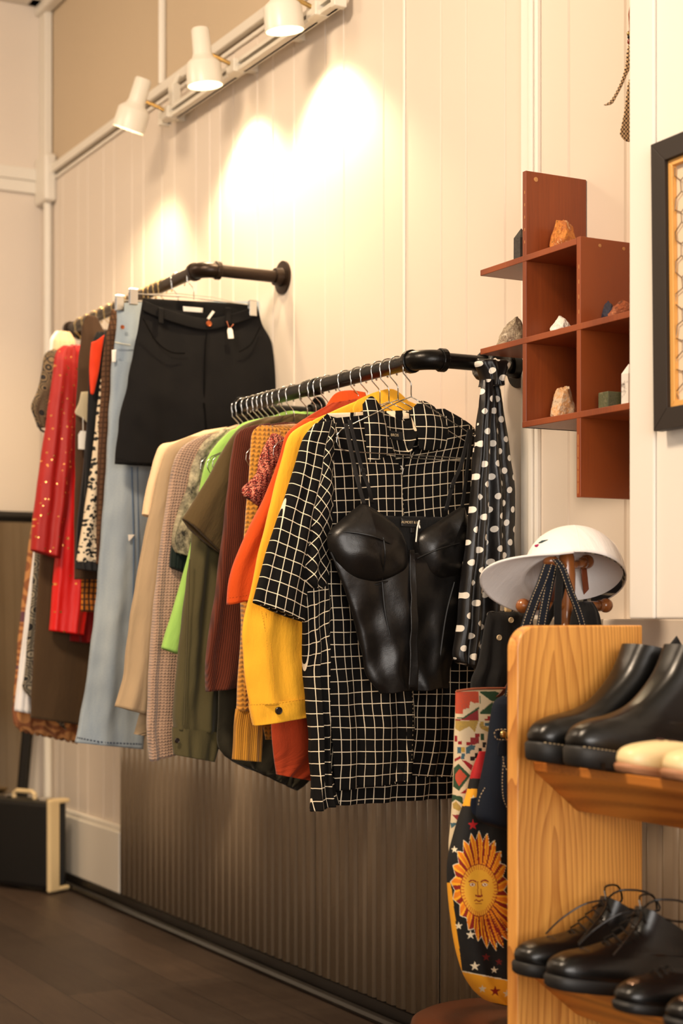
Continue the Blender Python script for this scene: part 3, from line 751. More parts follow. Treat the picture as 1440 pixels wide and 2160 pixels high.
for p in ((765, 992, .052), (953, 1026, .052)): 
    q = pX(p[0], p[1], X + p[2]); G().box(q - Vector((.001, .006, .004)), q + Vector((.002, .006, .004))).build('slider', m_black, t, bevel=.001)
patch('neck_label', [[(846, 1093, .0), (886, 1098, .0)], [(846, 1110, .0), (886, 1113, .0)]], X + .002, m_strap, t, .001)
text('label_text', 'ALMOST & FA', pX(866, 1102, X + .005), .0078, m_thread, t)
patch('size_label', [[(866, 1113, .002), (874, 1113, .002)], [(866, 1124, .002), (874, 1124, .002)]], X, m_black, t, .001)
G().tube([pX(884, 1098, X + .012), pX(880, 1112, X + .02), pX(877, 1143, X + .03)], .0016, 6).tube([pX(882, 1104, X + .012), pX(885, 1114, X + .02)], .0022, 6).build('ribbon_loop', m_paper, t)

# ---- yellow jacket
X = -3.325
t = garment('denim_jacket', 'yellow denim jacket with a buttoned cuff, hanging between the grid and orange shirts', 'jacket', X, Z2 - .08, GF)
loft('jacket_body', [(770, 838, (862, 846)), (700, 868, (940, 880)), (645, 900, (975, 905)), (610, 980, (975, 980)), (600, 1200, (975, 1200)), (600, 1400, (970, 1400))], X - .006, (.02, .03), c_yellow, t, fold=.004, seed=31, k=60, dip=.01)
patch('collar', [[(752, 845, .0), (790, 828, -.012), (830, 822, -.014), (862, 848, .0)], [(744, 862, .012), (790, 850, .0), (832, 846, .0), (866, 862, .012)], [(748, 882, .014), (790, 875, .01), (830, 872, .01), (862, 880, .014)]], X, c_yellow, t, .003)
loft('sleeve', [(655, 888, (700, 890)), (612, 916, (690, 930)), (596, 965, (680, 980)), (580, 1030, (668, 1060)), (562, 1100, (662, 1150)), (545, 1170, (660, 1220)), (527, 1250, (660, 1290)), (512, 1330, (662, 1350)), (514, 1400, (664, 1410)), (522, 1460, (665, 1465)), (528, 1490, (666, 1478))],
     X + .012, (.03, .045), c_yellow, t, fold=.0055, nf=1.6, seed=33, n=90, k=90, wr=.006)
loft('cuff', [(525, 1484, (668, 1470)), (529, 1508, (668, 1490)), (534, 1531, (668, 1508))], X + .013, (.05, .05), c_yellow, t, fold=.002, nf=1.5, seed=34, k=14, wr=.002, open_top=True)
disc(587, 1499, X + .037, .0085, .005, m_button, t)
stitches([(552, 1290, .037), (562, 1350, .038), (568, 1420, .038), (572, 1484, .038)], X, m_seamy, t, r=.0006)
stitches([(560, 1292, .037), (570, 1350, .038), (577, 1420, .038), (580, 1484, .038)], X, m_seamy, t, r=.0006)
stitches([(526, 1487, .04), (580, 1484, .041), (650, 1474, .04)], X, m_seamy, t, r=.0006)
# ---- orange shirt
X = -3.41
t = garment('short_sleeved_shirt', 'rust orange short sleeved shirt, its sleeve overlapping the mustard crochet top', 'shirt', X, Z2 - .08, GF)
loft('shirt_body', [(700, 850, (785, 835)), (640, 885, (880, 860)), (610, 920, (920, 900)), (595, 1000, .06), (584, 1200, .06), (575, 1400, .06), (572, 1520, .06), (577, 1590, .06), (584, 1634, (700, 1655))], X, (.025, .04), c_orange2, t, fold=.005, seed=41, k=70)
patch('collar', [[(682, 868, .0), (705, 832, -.01), (735, 824, -.012), (770, 828, 0)], [(680, 885, .012), (712, 855, .004), (745, 845, .002), (775, 850, .01)], [(700, 900, .014), (725, 882, .012), (750, 870, .01), (770, 872, .012)]], X, c_orange, t, .003)
loft('sleeve', [(640, 884, (680, 880)), (604, 915, (672, 930)), (590, 965, (660, 990)), (572, 1015, (640, 1050)), (550, 1065, (620, 1120)), (520, 1125, (600, 1180)), (496, 1180, (585, 1220)), (484, 1225, (570, 1245)), (480, 1276, (560, 1258))],
     X + .022, (.03, .045), c_orange, t, fold=.004, nf=1.5, seed=43, k=60)
stitches([(480, 1262, .046), (520, 1256, .047), (545, 1250, .046)], X, m_copper, t, r=.0005)
# ---- mustard crochet top with patterned ruffle
X = -3.545
t = garment('crochet_top', 'mustard yellow crochet top with long ribbed cuff and red patterned ruffle', 'top', X, Z2 - .08, GF)
loft('crochet_body', [(600, 895, (680, 890)), (560, 905, .1), (545, 960, .08), (540, 1200, .06), (535, 1400, .06), (560, 1560, .06)], X - .012, (.02, .03), c_must, t, fold=.005, seed=51, k=50)
loft('sleeve', [(548, 897, (580, 898)), (532, 912, (592, 915)), (528, 950, (588, 960)), (526, 1000, (580, 1010)), (520, 1060, (574, 1060)), (515, 1130, (568, 1130)), (508, 1220, (560, 1220)), (508, 1320, (556, 1320)), (502, 1420, (558, 1420)), (498, 1500, (562, 1500))],
     X + .012, (.02, .035), c_must, t, fold=.004, nf=1.5, seed=53, k=70)
loft('rib_cuff', [(498, 1495, (562, 1497)), (494, 1540, (552, 1545)), (491, 1602, (550, 1607))], X + .012, (.036, .032), fabric('mustard_rib', (206, 142, 44), ribs=70), t, fold=.002, nf=3, seed=54, k=24, open_top=True)
patch('patterned_ruffle', [[(572, 918, .04), (584, 916, .05), (600, 926, .04)], [(552, 955, .05), (572, 962, .064), (590, 960, .05)], [(538, 1000, .055), (558, 1004, .07), (574, 996, .055)],
      [(511, 1034, .056), (536, 1046, .075), (552, 1050, .055)], [(530, 1052, .05), (538, 1060, .055), (546, 1068, .045)]], X, c_nord, t, .006, wr=.014)
# ---- dark olive long shirt whose hem shows low down
X = -3.725
t = garment('long_shirt', 'dark olive long shirt, only its curved hem showing under the crochet cuff', 'shirt', X, Z2 - .09, GF)
loft('shirt_body', [(600, 905, .14), (530, 930, .1), (500, 1000, .07), (480, 1200, .06), (464, 1400, .06), (461, 1500, .06), (464, 1582, (640, 1660)), (520, 1622, (620, 1640))], X, (.02, .03), c_darkol, t, fold=.005, seed=61, k=60)
# ---- brown ribbed sweater
X = -3.685
t = garment('ribbed_sweater', 'dark reddish brown ribbed sweater left of the mustard crochet top', 'sweater', X, Z2 - .08, GF)
loft('sweater_body', [(600, 890, .18), (530, 908, .12), (510, 960, .08), (505, 1200, .06), (500, 1440, .06)], X - .01, (.02, .03), c_brown, t, fold=.004, seed=71, k=50)
loft('sleeve', [(530, 898, (570, 892)), (500, 914, (565, 915)), (489, 960, (556, 970)), (480, 1040, (548, 1040)), (472, 1110, (545, 1110)), (462, 1200, (544, 1200)), (452, 1280, (544, 1280)), (438, 1360, (540, 1360)), (434, 1410, (530, 1410)), (436, 1459, (506, 1449))],
     X + .015, (.03, .045), c_brown, t, fold=.006, nf=1.4, seed=73, n=90, k=80)
# ---- olive short sleeved shirt
X = -3.765
t = garment('short_sleeved_shirt', 'olive brown short sleeved shirt with a wide boxy sleeve ending above the long olive shirt', 'shirt', X, Z2 - .08, GF)
loft('shirt_body', [(620, 872, .2), (560, 885, .13), (520, 905, .1), (500, 960, .08), (480, 1100, .06), (475, 1400, .06)], X - .01, (.02, .03), c_olive, t, fold=.004, seed=81, k=50)
loft('sleeve', [(560, 880, (600, 876)), (515, 896, (575, 905)), (490, 920, (550, 940)), (462, 965, (530, 1000)), (438, 1010, (510, 1060)), (412, 1052, (495, 1110)), (385, 1094, (464, 1166))],
     X + .02, (.03, .05), c_olive, t, fold=.004, nf=1.3, seed=83, k=60, wr=.003)
# ---- long olive green shirt with buttoned cuff
X = -3.822
t = garment('long_sleeved_shirt', 'olive green long sleeved utility shirt with a button at its gathered cuff', 'shirt', X, Z2 - .08, GF)
loft('shirt_body', [(600, 880, .2), (540, 900, .13), (505, 940, .1), (470, 1000, .08), (460, 1200, .06), (455, 1580, .08)], X - .012, (.02, .03), c_olive2, t, fold=.005, seed=91, k=60)
loft('sleeve', [(520, 905, (560, 905)), (470, 960, (540, 970)), (430, 1040, (510, 1060)), (410, 1100, (490, 1130)), (400, 1180, (480, 1190)), (388, 1270, (476, 1270)), (378, 1360, (470, 1360)), (371, 1430, (466, 1430)), (366, 1500, (464, 1500)), (367, 1540, (463, 1548))],
     X + .015, (.03, .05), c_olive2, t, fold=.007, nf=1.7, seed=93, n=90, k=80, wr=.005)
loft('cuff', [(364, 1534, (465, 1545)), (364, 1565, (458, 1580)), (366, 1592, (450, 1607))], X + .018, (.052, .05), c_olive2, t, fold=.0035, nf=2.6, seed=94, k=16, open_top=True)
disc(373, 1562, X + .04, .0065, .004, m_button, t)
seam([(400, 1180, .042), (396, 1300, .046), (392, 1420, .046), (388, 1530, .046)], X, c_olive2, t, .0016)
# ---- lime shirt
X = -3.882
t = garment('jersey_shirt', 'bright lime green shirt with a narrow sleeve slanting left of the olive shirts', 'shirt', X, Z2 - .075, GF)
loft('shirt_body', [(640, 868, (690, 872)), (560, 880, .16), (500, 900, .12), (480, 960, .1), (470, 1300, .06)], X - .012, (.018, .025), c_lime, t, fold=.004, seed=101, k=50)
patch('collar', [[(556, 892, 0), (590, 872, -.01), (625, 868, -.01), (660, 880, 0)], [(548, 905, .012), (590, 890, .006), (628, 886, .006), (664, 896, .012)], [(556, 915, .012), (590, 905, .01), (625, 902, .01), (650, 906, .012)]], X, c_lime, t, .003)
loft('sleeve', [(490, 905, (530, 905)), (462, 930, (520, 940)), (438, 965, (500, 980)), (424, 1010, (480, 1020)), (414, 1080, (460, 1080)), (400, 1160, (450, 1160)), (382, 1230, (440, 1230)), (364, 1290, (430, 1290)), (350, 1335, (420, 1340)), (341, 1367, (400, 1388))],
     X + .012, (.025, .04), c_lime, t, fold=.003, nf=1.2, seed=103, k=60)
# ---- grey green gauze top with dark trim
X = -3.93
t = garment('gauze_top', 'crinkled grey green camouflage top with a dark green sleeve band, between lime and taupe', 'top', X, Z2 - .08, GF)
loft('top_body', [(560, 900, .18), (480, 915, .13), (455, 960, .1), (440, 1300, .08)], X - .01, (.016, .02), c_camo, t, fold=.004, seed=111, k=40)
loft('sleeve', [(470, 905, (510, 908)), (432, 930, (490, 950)), (412, 965, (470, 1000)), (398, 1010, (450, 1040)), (386, 1055, (440, 1080)), (372, 1100, (430, 1130)), (364, 1140, (420, 1165)), (372, 1165, (410, 1185))],
     X + .014, (.025, .045), c_camo, t, fold=.007, nf=2, seed=113, k=60, wr=.014)
loft('sleeve_band', [(380, 1090, (420, 1100)), (362, 1150, (400, 1160)), (358, 1196, (388, 1208))], X - .006, (.02, .03), fabric('dark_green_cotton', (10, 26, 20)), t, fold=.002, seed=114, k=20, open_top=True)
# ---- taupe fuzzy knit
X = -3.985
t = garment('knit_cardigan', 'fuzzy taupe pink knit cardigan hanging long beside the tan sweater', 'cardigan', X, Z2 - .08, GF)
loft('cardigan_body', [(540, 905, .2), (450, 915, .16), (430, 960, .12), (400, 1200, .1), (380, 1500, .1), (372, 1575, .12)], X - .012, (.02, .03), c_fuzzy, t, fold=.005, seed=121, k=50)
loft('sleeve', [(430, 918, (470, 915)), (385, 942, (450, 950)), (364, 985, (430, 1000)), (354, 1050, (415, 1050)), (342, 1130, (405, 1130)), (332, 1210, (400, 1210)), (322, 1300, (396, 1300)), (317, 1400, (390, 1400)), (312, 1490, (385, 1490)), (311, 1555, (380, 1545)), (317, 1606, (376, 1588))],
     X + .014, (.03, .05), c_fuzzy, t, fold=.006, nf=1.6, seed=123, n=90, k=80, wr=.005)
# ---- tan sweater
X = -4.042
t = garment('fine_knit_sweater', 'tan fine knit sweater with a flared sleeve end overlapping the blue jeans', 'sweater', X, Z2 - .08, GF)
loft('sweater_body', [(520, 905, .22), (420, 920, .2), (395, 960, .16), (350, 1200, .12), (320, 1400, .12), (290, 1520, .14), (282, 1548, (320, 1556))], X - .012, (.02, .03), c_tan, t, fold=.005, seed=131, k=60)
loft('sleeve', [(400, 920, (440, 920)), (358, 942, (420, 950)), (338, 985, (395, 1000)), (324, 1050, (375, 1060)), (310, 1110, (360, 1120)), (294, 1190, (350, 1190)), (278, 1280, (345, 1280)), (269, 1350, (340, 1350)), (262, 1420, (328, 1420)), (253, 1460, (320, 1470)), (244, 1490, (312, 1508))],
     X + .014, (.03, .045), c_tan, t, fold=.005, nf=1.3, seed=133, k=70, wr=.004)
# ---- peach tee
X = -4.095
t = garment('jersey_tee', 'pale peach short sleeved tee at the far end of the front rail', 't-shirt', X, Z2 - .08, GF)
loft('tee_body', [(500, 895, (560, 905)), (440, 915, .22), (390, 935, .2), (360, 1000, .16), (345, 1250, .14)], X - .01, (.018, .024), c_peach, t, fold=.004, seed=141, k=50)
loft('sleeve', [(430, 908, (480, 900)), (372, 930, (440, 935)), (340, 938, (400, 955)), (326, 965, (380, 980)), (314, 1010, (365, 1020)), (304, 1060, (350, 1060)), (300, 1085, (340, 1098))],
     X + .012, (.025, .04), c_peach, t, fold=.003, nf=1.2, seed=143, k=50)
# ============================================================ REAR RAIL
# ---- black denim shorts
X = -4.40
m_seam_crease = plain('black_seam_and_crease', (7, 6, 6), .95); m_seam_crease.node_tree.nodes['Principled BSDF'].inputs['Specular IOR Level'].default_value = .1
t = garment('denim_shorts', 'large black denim shorts clipped at the front of the rear rail', 'shorts', X, Z1 - .1, GR)
loft('shorts_body', [(300, 632, (542, 646)), (296, 668, (552, 682)), (286, 720, (570, 720)), (276, 770, (580, 780)), (265, 822, (588, 850)), (256, 868, (596, 900)), (247, 925, (602, 945)), (241, 978, (606, 990))], X, (.03, .085), c_blackden, t, fold=.006, nf=2, seed=201, n=110, k=80, dip=.03, open_top=True, wr=.009)
seam([(430, 850, .046), (434, 900, .047), (438, 985, .046)], X, m_seam_crease, t, .003, 'leg_crease_shade')  # dark tube stands in for the shaded crease between the legs
patch('back_waistband', [[(302, 629, -.012), (420, 636, -.014), (540, 642, -.012)], [(302, 662, -.012), (420, 690, -.014), (546, 676, -.012)]], X, c_blackden, t, .003)
patch('waistband', [[(302, 633, .014), (350, 652, .024), (430, 672, .028), (490, 662, .024), (541, 644, .014)], [(300, 655, .016), (350, 675, .027), (430, 696, .031), (492, 684, .027), (545, 666, .016)]], X, c_blackden, t, .003, bulge=.002)
disc(440, 683, X + .034, .0085, .004, m_copper, t)
patch('waist_label', [[(386, 646, .0), (428, 650, .0)], [(388, 668, .002), (426, 672, .002)]], X + .004, m_paper, t, .001)
patch('hang_tab', [[(448, 655, .03), (453, 658, .03)], [(436, 672, .032), (441, 674, .032)]], X, m_paper, t, .001)
for x0, x1 in ((334, 340), (476, 482)): patch('belt_loop', [[(x0, 648, .03), (x1 + 4, 650, .03)], [(x0, 682, .036), (x1 + 4, 684, .036)]], X, c_blackden, t, .004)
seam([(436, 700, .036), (432, 760, .041), (430, 850, .041)], X, m_seam_crease, t, .002)
seam([(302, 672, .03), (330, 720, .04), (360, 742, .042), (390, 745, .042)], X, m_seam_crease, t, .0018, 'pocket_seam')
seam([(548, 690, .03), (530, 725, .04), (505, 742, .042)], X, m_seam_crease, t, .0018, 'pocket_seam')
stitches([(243, 966, .044), (330, 986, .046), (418, 1000, .044)], X, m_seam_crease, t, r=.001)
tg = tagcard(484, 692, X + .05, .017, .03, t, tilt=8)
G().tube([pX(478, 678, X + .04), pX(484, 694, X + .05), pX(492, 684, X + .04)], .0016, 6).build('tag_string', m_string, t)
# ---- light blue jeans
X = -4.50
t = garment('wide_leg_jeans', 'long light blue wide leg jeans behind the black shorts', 'jeans', X, Z1 - .1, GR)
loft('jeans_body', [(246, 640, (550, 636)), (245, 690, (556, 690)), (241, 740, (560, 740)), (237, 800, (562, 800))], X, (.03, .06), c_jean, t, fold=.004, nf=2, seed=211, n=80, k=36, open_top=True)
loft('trouser_leg', [(237, 760, (410, 800)), (231, 860, (392, 900)), (226, 960, (362, 980)), (220, 1060, (345, 1060)), (212, 1160, (332, 1160)), (204, 1260, (322, 1260)), (193, 1350, (316, 1350)), (180, 1450, (310, 1450)), (168, 1520, (305, 1530)), (159, 1566, (301, 1580))],
     X + .012, (.06, .07), c_jean, t, fold=.008, nf=1.6, seed=212, n=96, k=110, open_top=True, wr=.006)
loft('trouser_leg', [(392, 800, (562, 800)), (380, 1000, (500, 1000)), (350, 1200, (470, 1200)), (330, 1400, (450, 1400)), (320, 1550, (440, 1560))], X - .008, (.05, .06), c_jean, t, fold=.006, nf=1.6, seed=213, n=60, k=50, open_top=True)
stitches([(163, 1556, .05), (220, 1566, .054), (300, 1570, .05)], X, plain('navy_thread', (40, 55, 80)), t, r=.0024, gap=2)
seam([(278, 985, .048), (282, 1150, .052), (280, 1300, .052)], X, plain('blue_seam', (70, 95, 125)), t, .0022)
seam([(290, 985, .046), (292, 1150, .05), (288, 1300, .05)], X, plain('blue_seam', (70, 95, 125)), t, .0016)
seam([(242, 722, .03), (262, 726, .034), (275, 728, .036)], X, plain('pale_blue_seam', (190, 190, 175)), t, .002, 'pocket_trim')
disc(258, 690, X + .032, .006, .003, m_copper, t, 'rivet')
patch('white_tag', [[(236, 738, .036), (245, 738, .036)], [(236, 764, .036), (244, 764, .036)]], X, m_paper, t, .001)
patch('paper_sticker', [[(270, 1128, .056), (284, 1128, .056)], [(271, 1141, .056), (273, 1141, .056)]], X, m_paper, t, .001)
# ---- brown check tweed trousers
X = -4.575
t = garment('tweed_trousers', 'brown check tweed trousers, a narrow strip directly left of the blue jeans', 'trousers', X, Z1 - .1, GR)
loft('trouser_leg', [(236, 652, (300, 660)), (228, 690, (330, 690)), (218, 745, (340, 745)), (212, 850, (340, 850)), (207, 950, (330, 950)), (204, 1080, (320, 1080)), (204, 1190, (300, 1200))], X, (.03, .045), c_tweed, t, fold=.005, nf=1.6, seed=221, k=70)
# ---- spotted blouse
X = -4.63
t = garment('spotted_blouse', 'cream chiffon blouse with dark green spots and a ruffled hem', 'blouse', X, Z1 - .1, GR)
loft('blouse_body', [(212, 800, (260, 800)), (203, 880, (260, 880)), (195, 960, (255, 960)), (184, 1040, (250, 1040)), (172, 1120, (245, 1120)), (161, 1185, (240, 1192))], X, (.02, .045), c_spot, t, fold=.005, nf=1.8, seed=231, k=60)
loft('lace_hem', [(160, 1182, (240, 1190)), (159, 1200, (238, 1210))], X, (.05, .052), c_floral, t, fold=.005, nf=6, seed=232, k=10, open_top=True)
# ---- floral top with orange
X = -4.665
t = garment('floral_top', 'black floral top with a bright orange red collar, short strip beside the tweed trousers', 'top', X, Z1 - .1, GR)
loft('top_body', [(205, 700, (250, 700)), (193, 730, (260, 735)), (187, 800, (260, 800)), (183, 900, (255, 900)), (178, 1050, (250, 1050))], X, (.02, .03), c_blackc, t, fold=.003, seed=241, k=40)
patch('orange_facing', [[(193, 722, .03), (204, 718, .03), (220, 706, .03)], [(189, 760, .03), (200, 766, .034), (214, 740, .03)], [(189, 800, .03), (198, 812, .034), (208, 780, .03)], [(191, 830, .03), (196, 832, .03), (200, 820, .03)]], X, c_scarlet, t, .003)
# ---- dark brown and black dresses
X = -4.70
t = garment('crepe_dress', 'black crepe dress, narrow dark strip left of the spotted blouse', 'dress', X, Z1 - .1, GR)
loft('dress_body', [(205, 735, (250, 735)), (192, 780, (250, 780)), (184, 880, (250, 880)), (176, 990, (245, 990)), (165, 1090, (240, 1090)), (158, 1190, (235, 1190))], X, (.02, .035), c_blackc, t, fold=.004, seed=251, k=50)
X = -4.765
t = garment('jersey_dress', 'dark brown jersey dress with paper tags, right of the red sequin dress', 'dress', X, Z1 - .1, GR)
loft('dress_body', [(184, 664, (205, 668)), (174, 682, (215, 690)), (170, 720, (230, 720)), (164, 780, (240, 780)), (160, 870, (240, 870)), (158, 1000, (240, 1000)), (156, 1110, (235, 1110)), (157, 1222, (220, 1222))], X, (.02, .03), c_brownd, t, fold=.003, nf=1.4, seed=261, k=70)
patch('paper_label', [[(171, 827, .03), (190, 826, .03)], [(166, 850, .031), (190, 850, .031)], [(158, 871, .03), (190, 880, .031)], [(174, 880, .03), (187, 896, .03)]], X, plain('aged_paper', (196, 180, 146), .8), t, .001)
tagcard(175, 909, X + .036, .03, .055, t)
G().tube([pX(175, 880, X + .034), pX(175, 911, X + .036)], .0011, 5).build('tag_string', m_paper, t)
# ---- orange plaid skirt
X = -4.80
t = garment('plaid_skirt', 'orange plaid skirt hem showing between the red dress and the blue jeans', 'skirt', X, Z1 - .1, GR)
loft('skirt_body', [(190, 900, (230, 900)), (176, 1100, (225, 1100)), (172, 1200, (222, 1200)), (171, 1290, (220, 1292))], X, (.02, .03), c_plaid, t, fold=.004, seed=271, k=50)
# ---- red sequin dress
X = -4.865
t = garment('sequin_dress', 'bright red sheer dress covered in gold sequins with a wide sleeve', 'dress', X, Z1 - .1, GR)
loft('dress_body', [(150, 726, (180, 730)), (130, 760, (200, 760)), (124, 900, (200, 900)), (124, 1050, (195, 1050)), (118, 1160, (190, 1160)), (110, 1260, (186, 1260)), (104, 1330, (176, 1340))], X, (.03, .06), c_redm2, t, fold=.006, nf=1.8, seed=281, k=90)
loft('underskirt', [(150, 1200, (210, 1200)), (148, 1290, (206, 1290)), (146, 1352, (200, 1358))], X - .03, (.02, .03), fabric('dark_red_mesh', (130, 8, 6)), t, fold=.006, nf=2, seed=283, k=24)
loft('sleeve', [(134, 728, (160, 730)), (118, 745, (160, 760)), (112, 790, (158, 800)), (103, 850, (155, 860)), (93, 920, (152, 930)), (83, 990, (148, 1000)), (74, 1060, (142, 1070)), (67, 1120, (134, 1130)), (64, 1160, (127, 1178))], X + .025, (.03, .06), c_redm, t, fold=.006, nf=1.6, seed=282, k=80)
# ---- fan print blouse
X = -4.955
t = garment('fan_print_blouse', 'black and gold fan print blouse with a loose pointed sleeve, left of the red dress', 'blouse', X, Z1 - .1, GR)
loft('blouse_body', [(140, 730, (160, 735)), (122, 745, (165, 755)), (112, 800, (165, 800)), (100, 900, (160, 900)), (90, 1000, (150, 1000))], X - .01, (.02, .03), c_floral, t, fold=.004, seed=291, k=40)
loft('sleeve', [(112, 736, (140, 738)), (95, 748, (136, 760)), (88, 785, (128, 800)), (78, 825, (120, 840)), (66, 855, (108, 868)), (72, 878, (98, 886)), (80, 900, (96, 902))], X + .012, (.02, .035), c_fan, t, fold=.003, nf=1.5, seed=292, k=50)
G().tube([pX(80, 880, X + .02), pX(81, 897, X + .02), pX(86, 907, X + .02), pX(96, 912, X + .02)], .0035, 6).build('sleeve_tie', m_strap, t)
# ---- olive brown trousers
X = -4.925
t = garment('wool_trousers', 'wide olive brown wool trousers hanging below the red sequin sleeve', 'trousers', X, Z1 - .1, GR)
loft('trouser_leg', [(130, 760, (200, 760)), (100, 950, (195, 950)), (88, 1120, (200, 1120)), (80, 1220, (205, 1230)), (73, 1330, (205, 1340)), (67, 1430, (200, 1440)), (64, 1514, (185, 1532))], X, (.03, .04), c_trous, t, fold=.0035, nf=1.3, seed=301, k=70)
# ---- black and cream print dress
X = -5.0
t = garment('print_dress', 'black and cream swirl print dress, thin strip left of the olive brown trousers', 'dress', X, Z1 - .1, GR)
loft('dress_body', [(125, 760, (170, 760)), (90, 980, (160, 980)), (76, 1130, (150, 1130)), (68, 1230, (140, 1230)), (59, 1330, (130, 1330)), (52, 1420, (120, 1420)), (47, 1450, (110, 1470)), (62, 1470, (140, 1540))], X, (.02, .03), c_bw, t, fold=.004, seed=311, k=70)
# ---- white dress
X = -5.07
t = garment('cotton_dress', 'plain white cotton dress seen as a narrow strip at the far left of the row', 'dress', X, Z1 - .1, GR)
loft('dress_body', [(122, 740, (165, 740)), (92, 960, (150, 960)), (71, 1170, (130, 1170)), (59, 1260, (118, 1260)), (48, 1350, (108, 1350)), (38, 1430, (100, 1430)), (30, 1499, (95, 1512))], X, (.02, .035), c_white, t, fold=.004, seed=321, k=70)
# ---- paisley gown
X = -5.14
t = garment('paisley_gown', 'long tan paisley gown whose ruffled hem hangs lowest at the far left', 'dress', X, Z1 - .1, GR)
loft('gown_body', [(122, 735, (165, 740)), (94, 930, (150, 930)), (66, 1110, (140, 1110)), (54, 1200, (140, 1200)), (44, 1290, (140, 1290)), (36, 1380, (150, 1380)), (29, 1460, (160, 1480)), (28, 1500, (165, 1530))], X, (.03, .05), c_pais, t, fold=.005, seed=331, k=80)
loft('ruffle', [(28, 1490, (166, 1530)), (30, 1525, (166, 1550)), (40, 1540, (164, 1566))], X, (.05, .06), c_pais, t, fold=.012, nf=5, seed=332, k=24, wr=.012, open_top=True, hemw=.006)
# ---- pale blouses at the far end
for i, (X, a, lab) in enumerate(((-5.2, 112, 'pale cream blouse shoulders under the brass hooks, beside the red dress top'), (-5.34, 104, 'white blouse shoulder at the very far end of the rear rail'))):
    t = garment('blouse', lab, 'blouse', X, Z1 - .1, GR)
    loft('blouse_body', [(a + 14, 698, (a + 34, 700)), (a + 3, 712, (a + 44, 716)), (a, 740, (a + 46, 745)), (a + 2, 900, (a + 44, 900)), (a, 1040, (a + 40, 1040))], X, (.02, .03), c_white if i else c_peach, t, fold=.004, seed=340 + i, k=40)

# ============================================================ SCARF
X = -3.10
t = thing('polka_dot_scarf', 'black satin scarf with white polka dots knotted round the iron pipe', 'scarf', (X, -.08, Z2 - .02))
loft('scarf_tail', [(1016, 800, (1052, 800)), (1012, 850, (1058, 850)), (1004, 900, (1066, 905)), (998, 980, (1076, 975)), (994, 1060, (1083, 1050)), (990, 1140, (1082, 1130)), (984, 1210, (1080, 1200)), (980, 1290, (1076, 1280)), (972, 1370, (1064, 1370)), (990, 1405, (1046, 1422))],
     X, (.03, .045), c_polka, t, fold=.012, nf=1.7, seed=401, n=130, k=110, wr=.006, vfold=.12, us=1.1)
loft('scarf_tail', [(1016, 800, (1040, 800)), (1010, 860, (1034, 860)), (1001, 960, (1030, 960)), (992, 1060, (1028, 1060)), (982, 1160, (1022, 1160)), (972, 1260, (1015, 1260)), (963, 1340, (1010, 1340)), (957, 1380, (1006, 1385)), (962, 1396, (1000, 1408))],
     X + .03, (.02, .035), c_polka, t, fold=.006, nf=1.6, seed=402, n=80, k=100, wr=.005)
loft('knot', [(1006, 757, (1066, 760)), (1004, 768, (1072, 768)), (1012, 784, (1062, 784)), (1018, 802, (1052, 802)), (1016, 815, (1054, 815))], X + .006, (.05, .045), c_polka, t, fold=.004, nf=2.5, seed=403, k=26, wr=.01)
c = pX(1036, 752, -3.12); g = G()
g.tube([Vector((-3.12, c.y, Z2)) + Vector((.027 * math.cos(a), .004 * math.sin(a), .027 * math.sin(a))) for a in [R(q) for q in range(0, 360, 20)]], .014, 12, closed=True)
for i in range(len(g.v)): g.v[i].y = c.y + (g.v[i].y - c.y) * 2.1 + .003 * math.sin(i)
g.add([], [], None); o = g.build('loop', c_polka, t, smooth=True)
me = o.data; ul = me.uv_layers.new(name='UVMap')
for p in me.polygons:
    for li in p.loop_indices:
        v_ = me.vertices[me.loops[li].vertex_index].co; ul.data[li].uv = (v_.y, math.atan2(v_.z, v_.x) * .035)

# ============================================================ BOX SHELF AND MINERALS
m_shelf = wood('reddish_brown_veneer', (142, 66, 22), (114, 48, 15), .45, sc=(1, 1, 1), rings=2, dist=4, coat=.1)
SB = .158; pv = [-2.879, -2.690, -2.507]; zs = [pB(1107, 545, SB).z, pB(1108, 718, SB).z, pB(1108, 895, SB).z]; th = .013
t = thing('box_shelf', 'reddish brown wooden box shelf of crossing boards fixed to the wall', 'shelf', (-2.75, -.08, zs[2]))
def board(name, a, b): G().box(a, b).build(name, m_shelf, t, bevel=.0012)
ztop = pB(1105, 361, SB).z; zbot = pB(1219, 1049, SB).z
board('upright', (pv[0] - th / 2, -SB, zs[2] - th / 2), (pv[0] + th / 2, -.002, ztop))
board('upright', (pv[1] - th / 2, -SB, zbot), (pv[1] + th / 2, -.002, pB(1217, 500, SB).z))
zz = [zs[0], zs[1], zs[2]]
x0 = pB(1013, 566, SB).x
for x, (a, b) in enumerate(((x0, pv[1] - th / 2 - .0005), (x0, -2.47), (pv[0] - th / 2, -2.47))):
    board('shelf_board', (a, -SB - .0008, zz[x] - th / 2), (b, -.003, zz[x] + th / 2))
m_scuff = plain('bare_wood_scuff', (196, 140, 84), .8)
rnd = random.Random(4)
def scuff(p, h): G().box((p[0] - .0009, p[1] - .0004, p[2] - h), (p[0] + .0009, p[1] + .0003, p[2] + h)).build('edge_scuff', m_scuff, t)
for q in range(5): scuff((pv[0] + .002, -SB, ztop - .045 - .026 * q), .003)
for q in range(4): scuff((pv[1] + .002, -SB, zz[1] + .03 + .03 * q), .004)
for q in range(5): scuff((pv[1] - .001, -SB, zz[2] - .05 - .024 * q), .011)
for x, z in ((pv[0] + th / 2, ztop - .016),): G().lathe([(.005, 0), (.005, .001), (1e-6, .0014)], (x, -SB + .025, z), (1, 0, 0), 16).build('screw_plug', m_scuff, t)
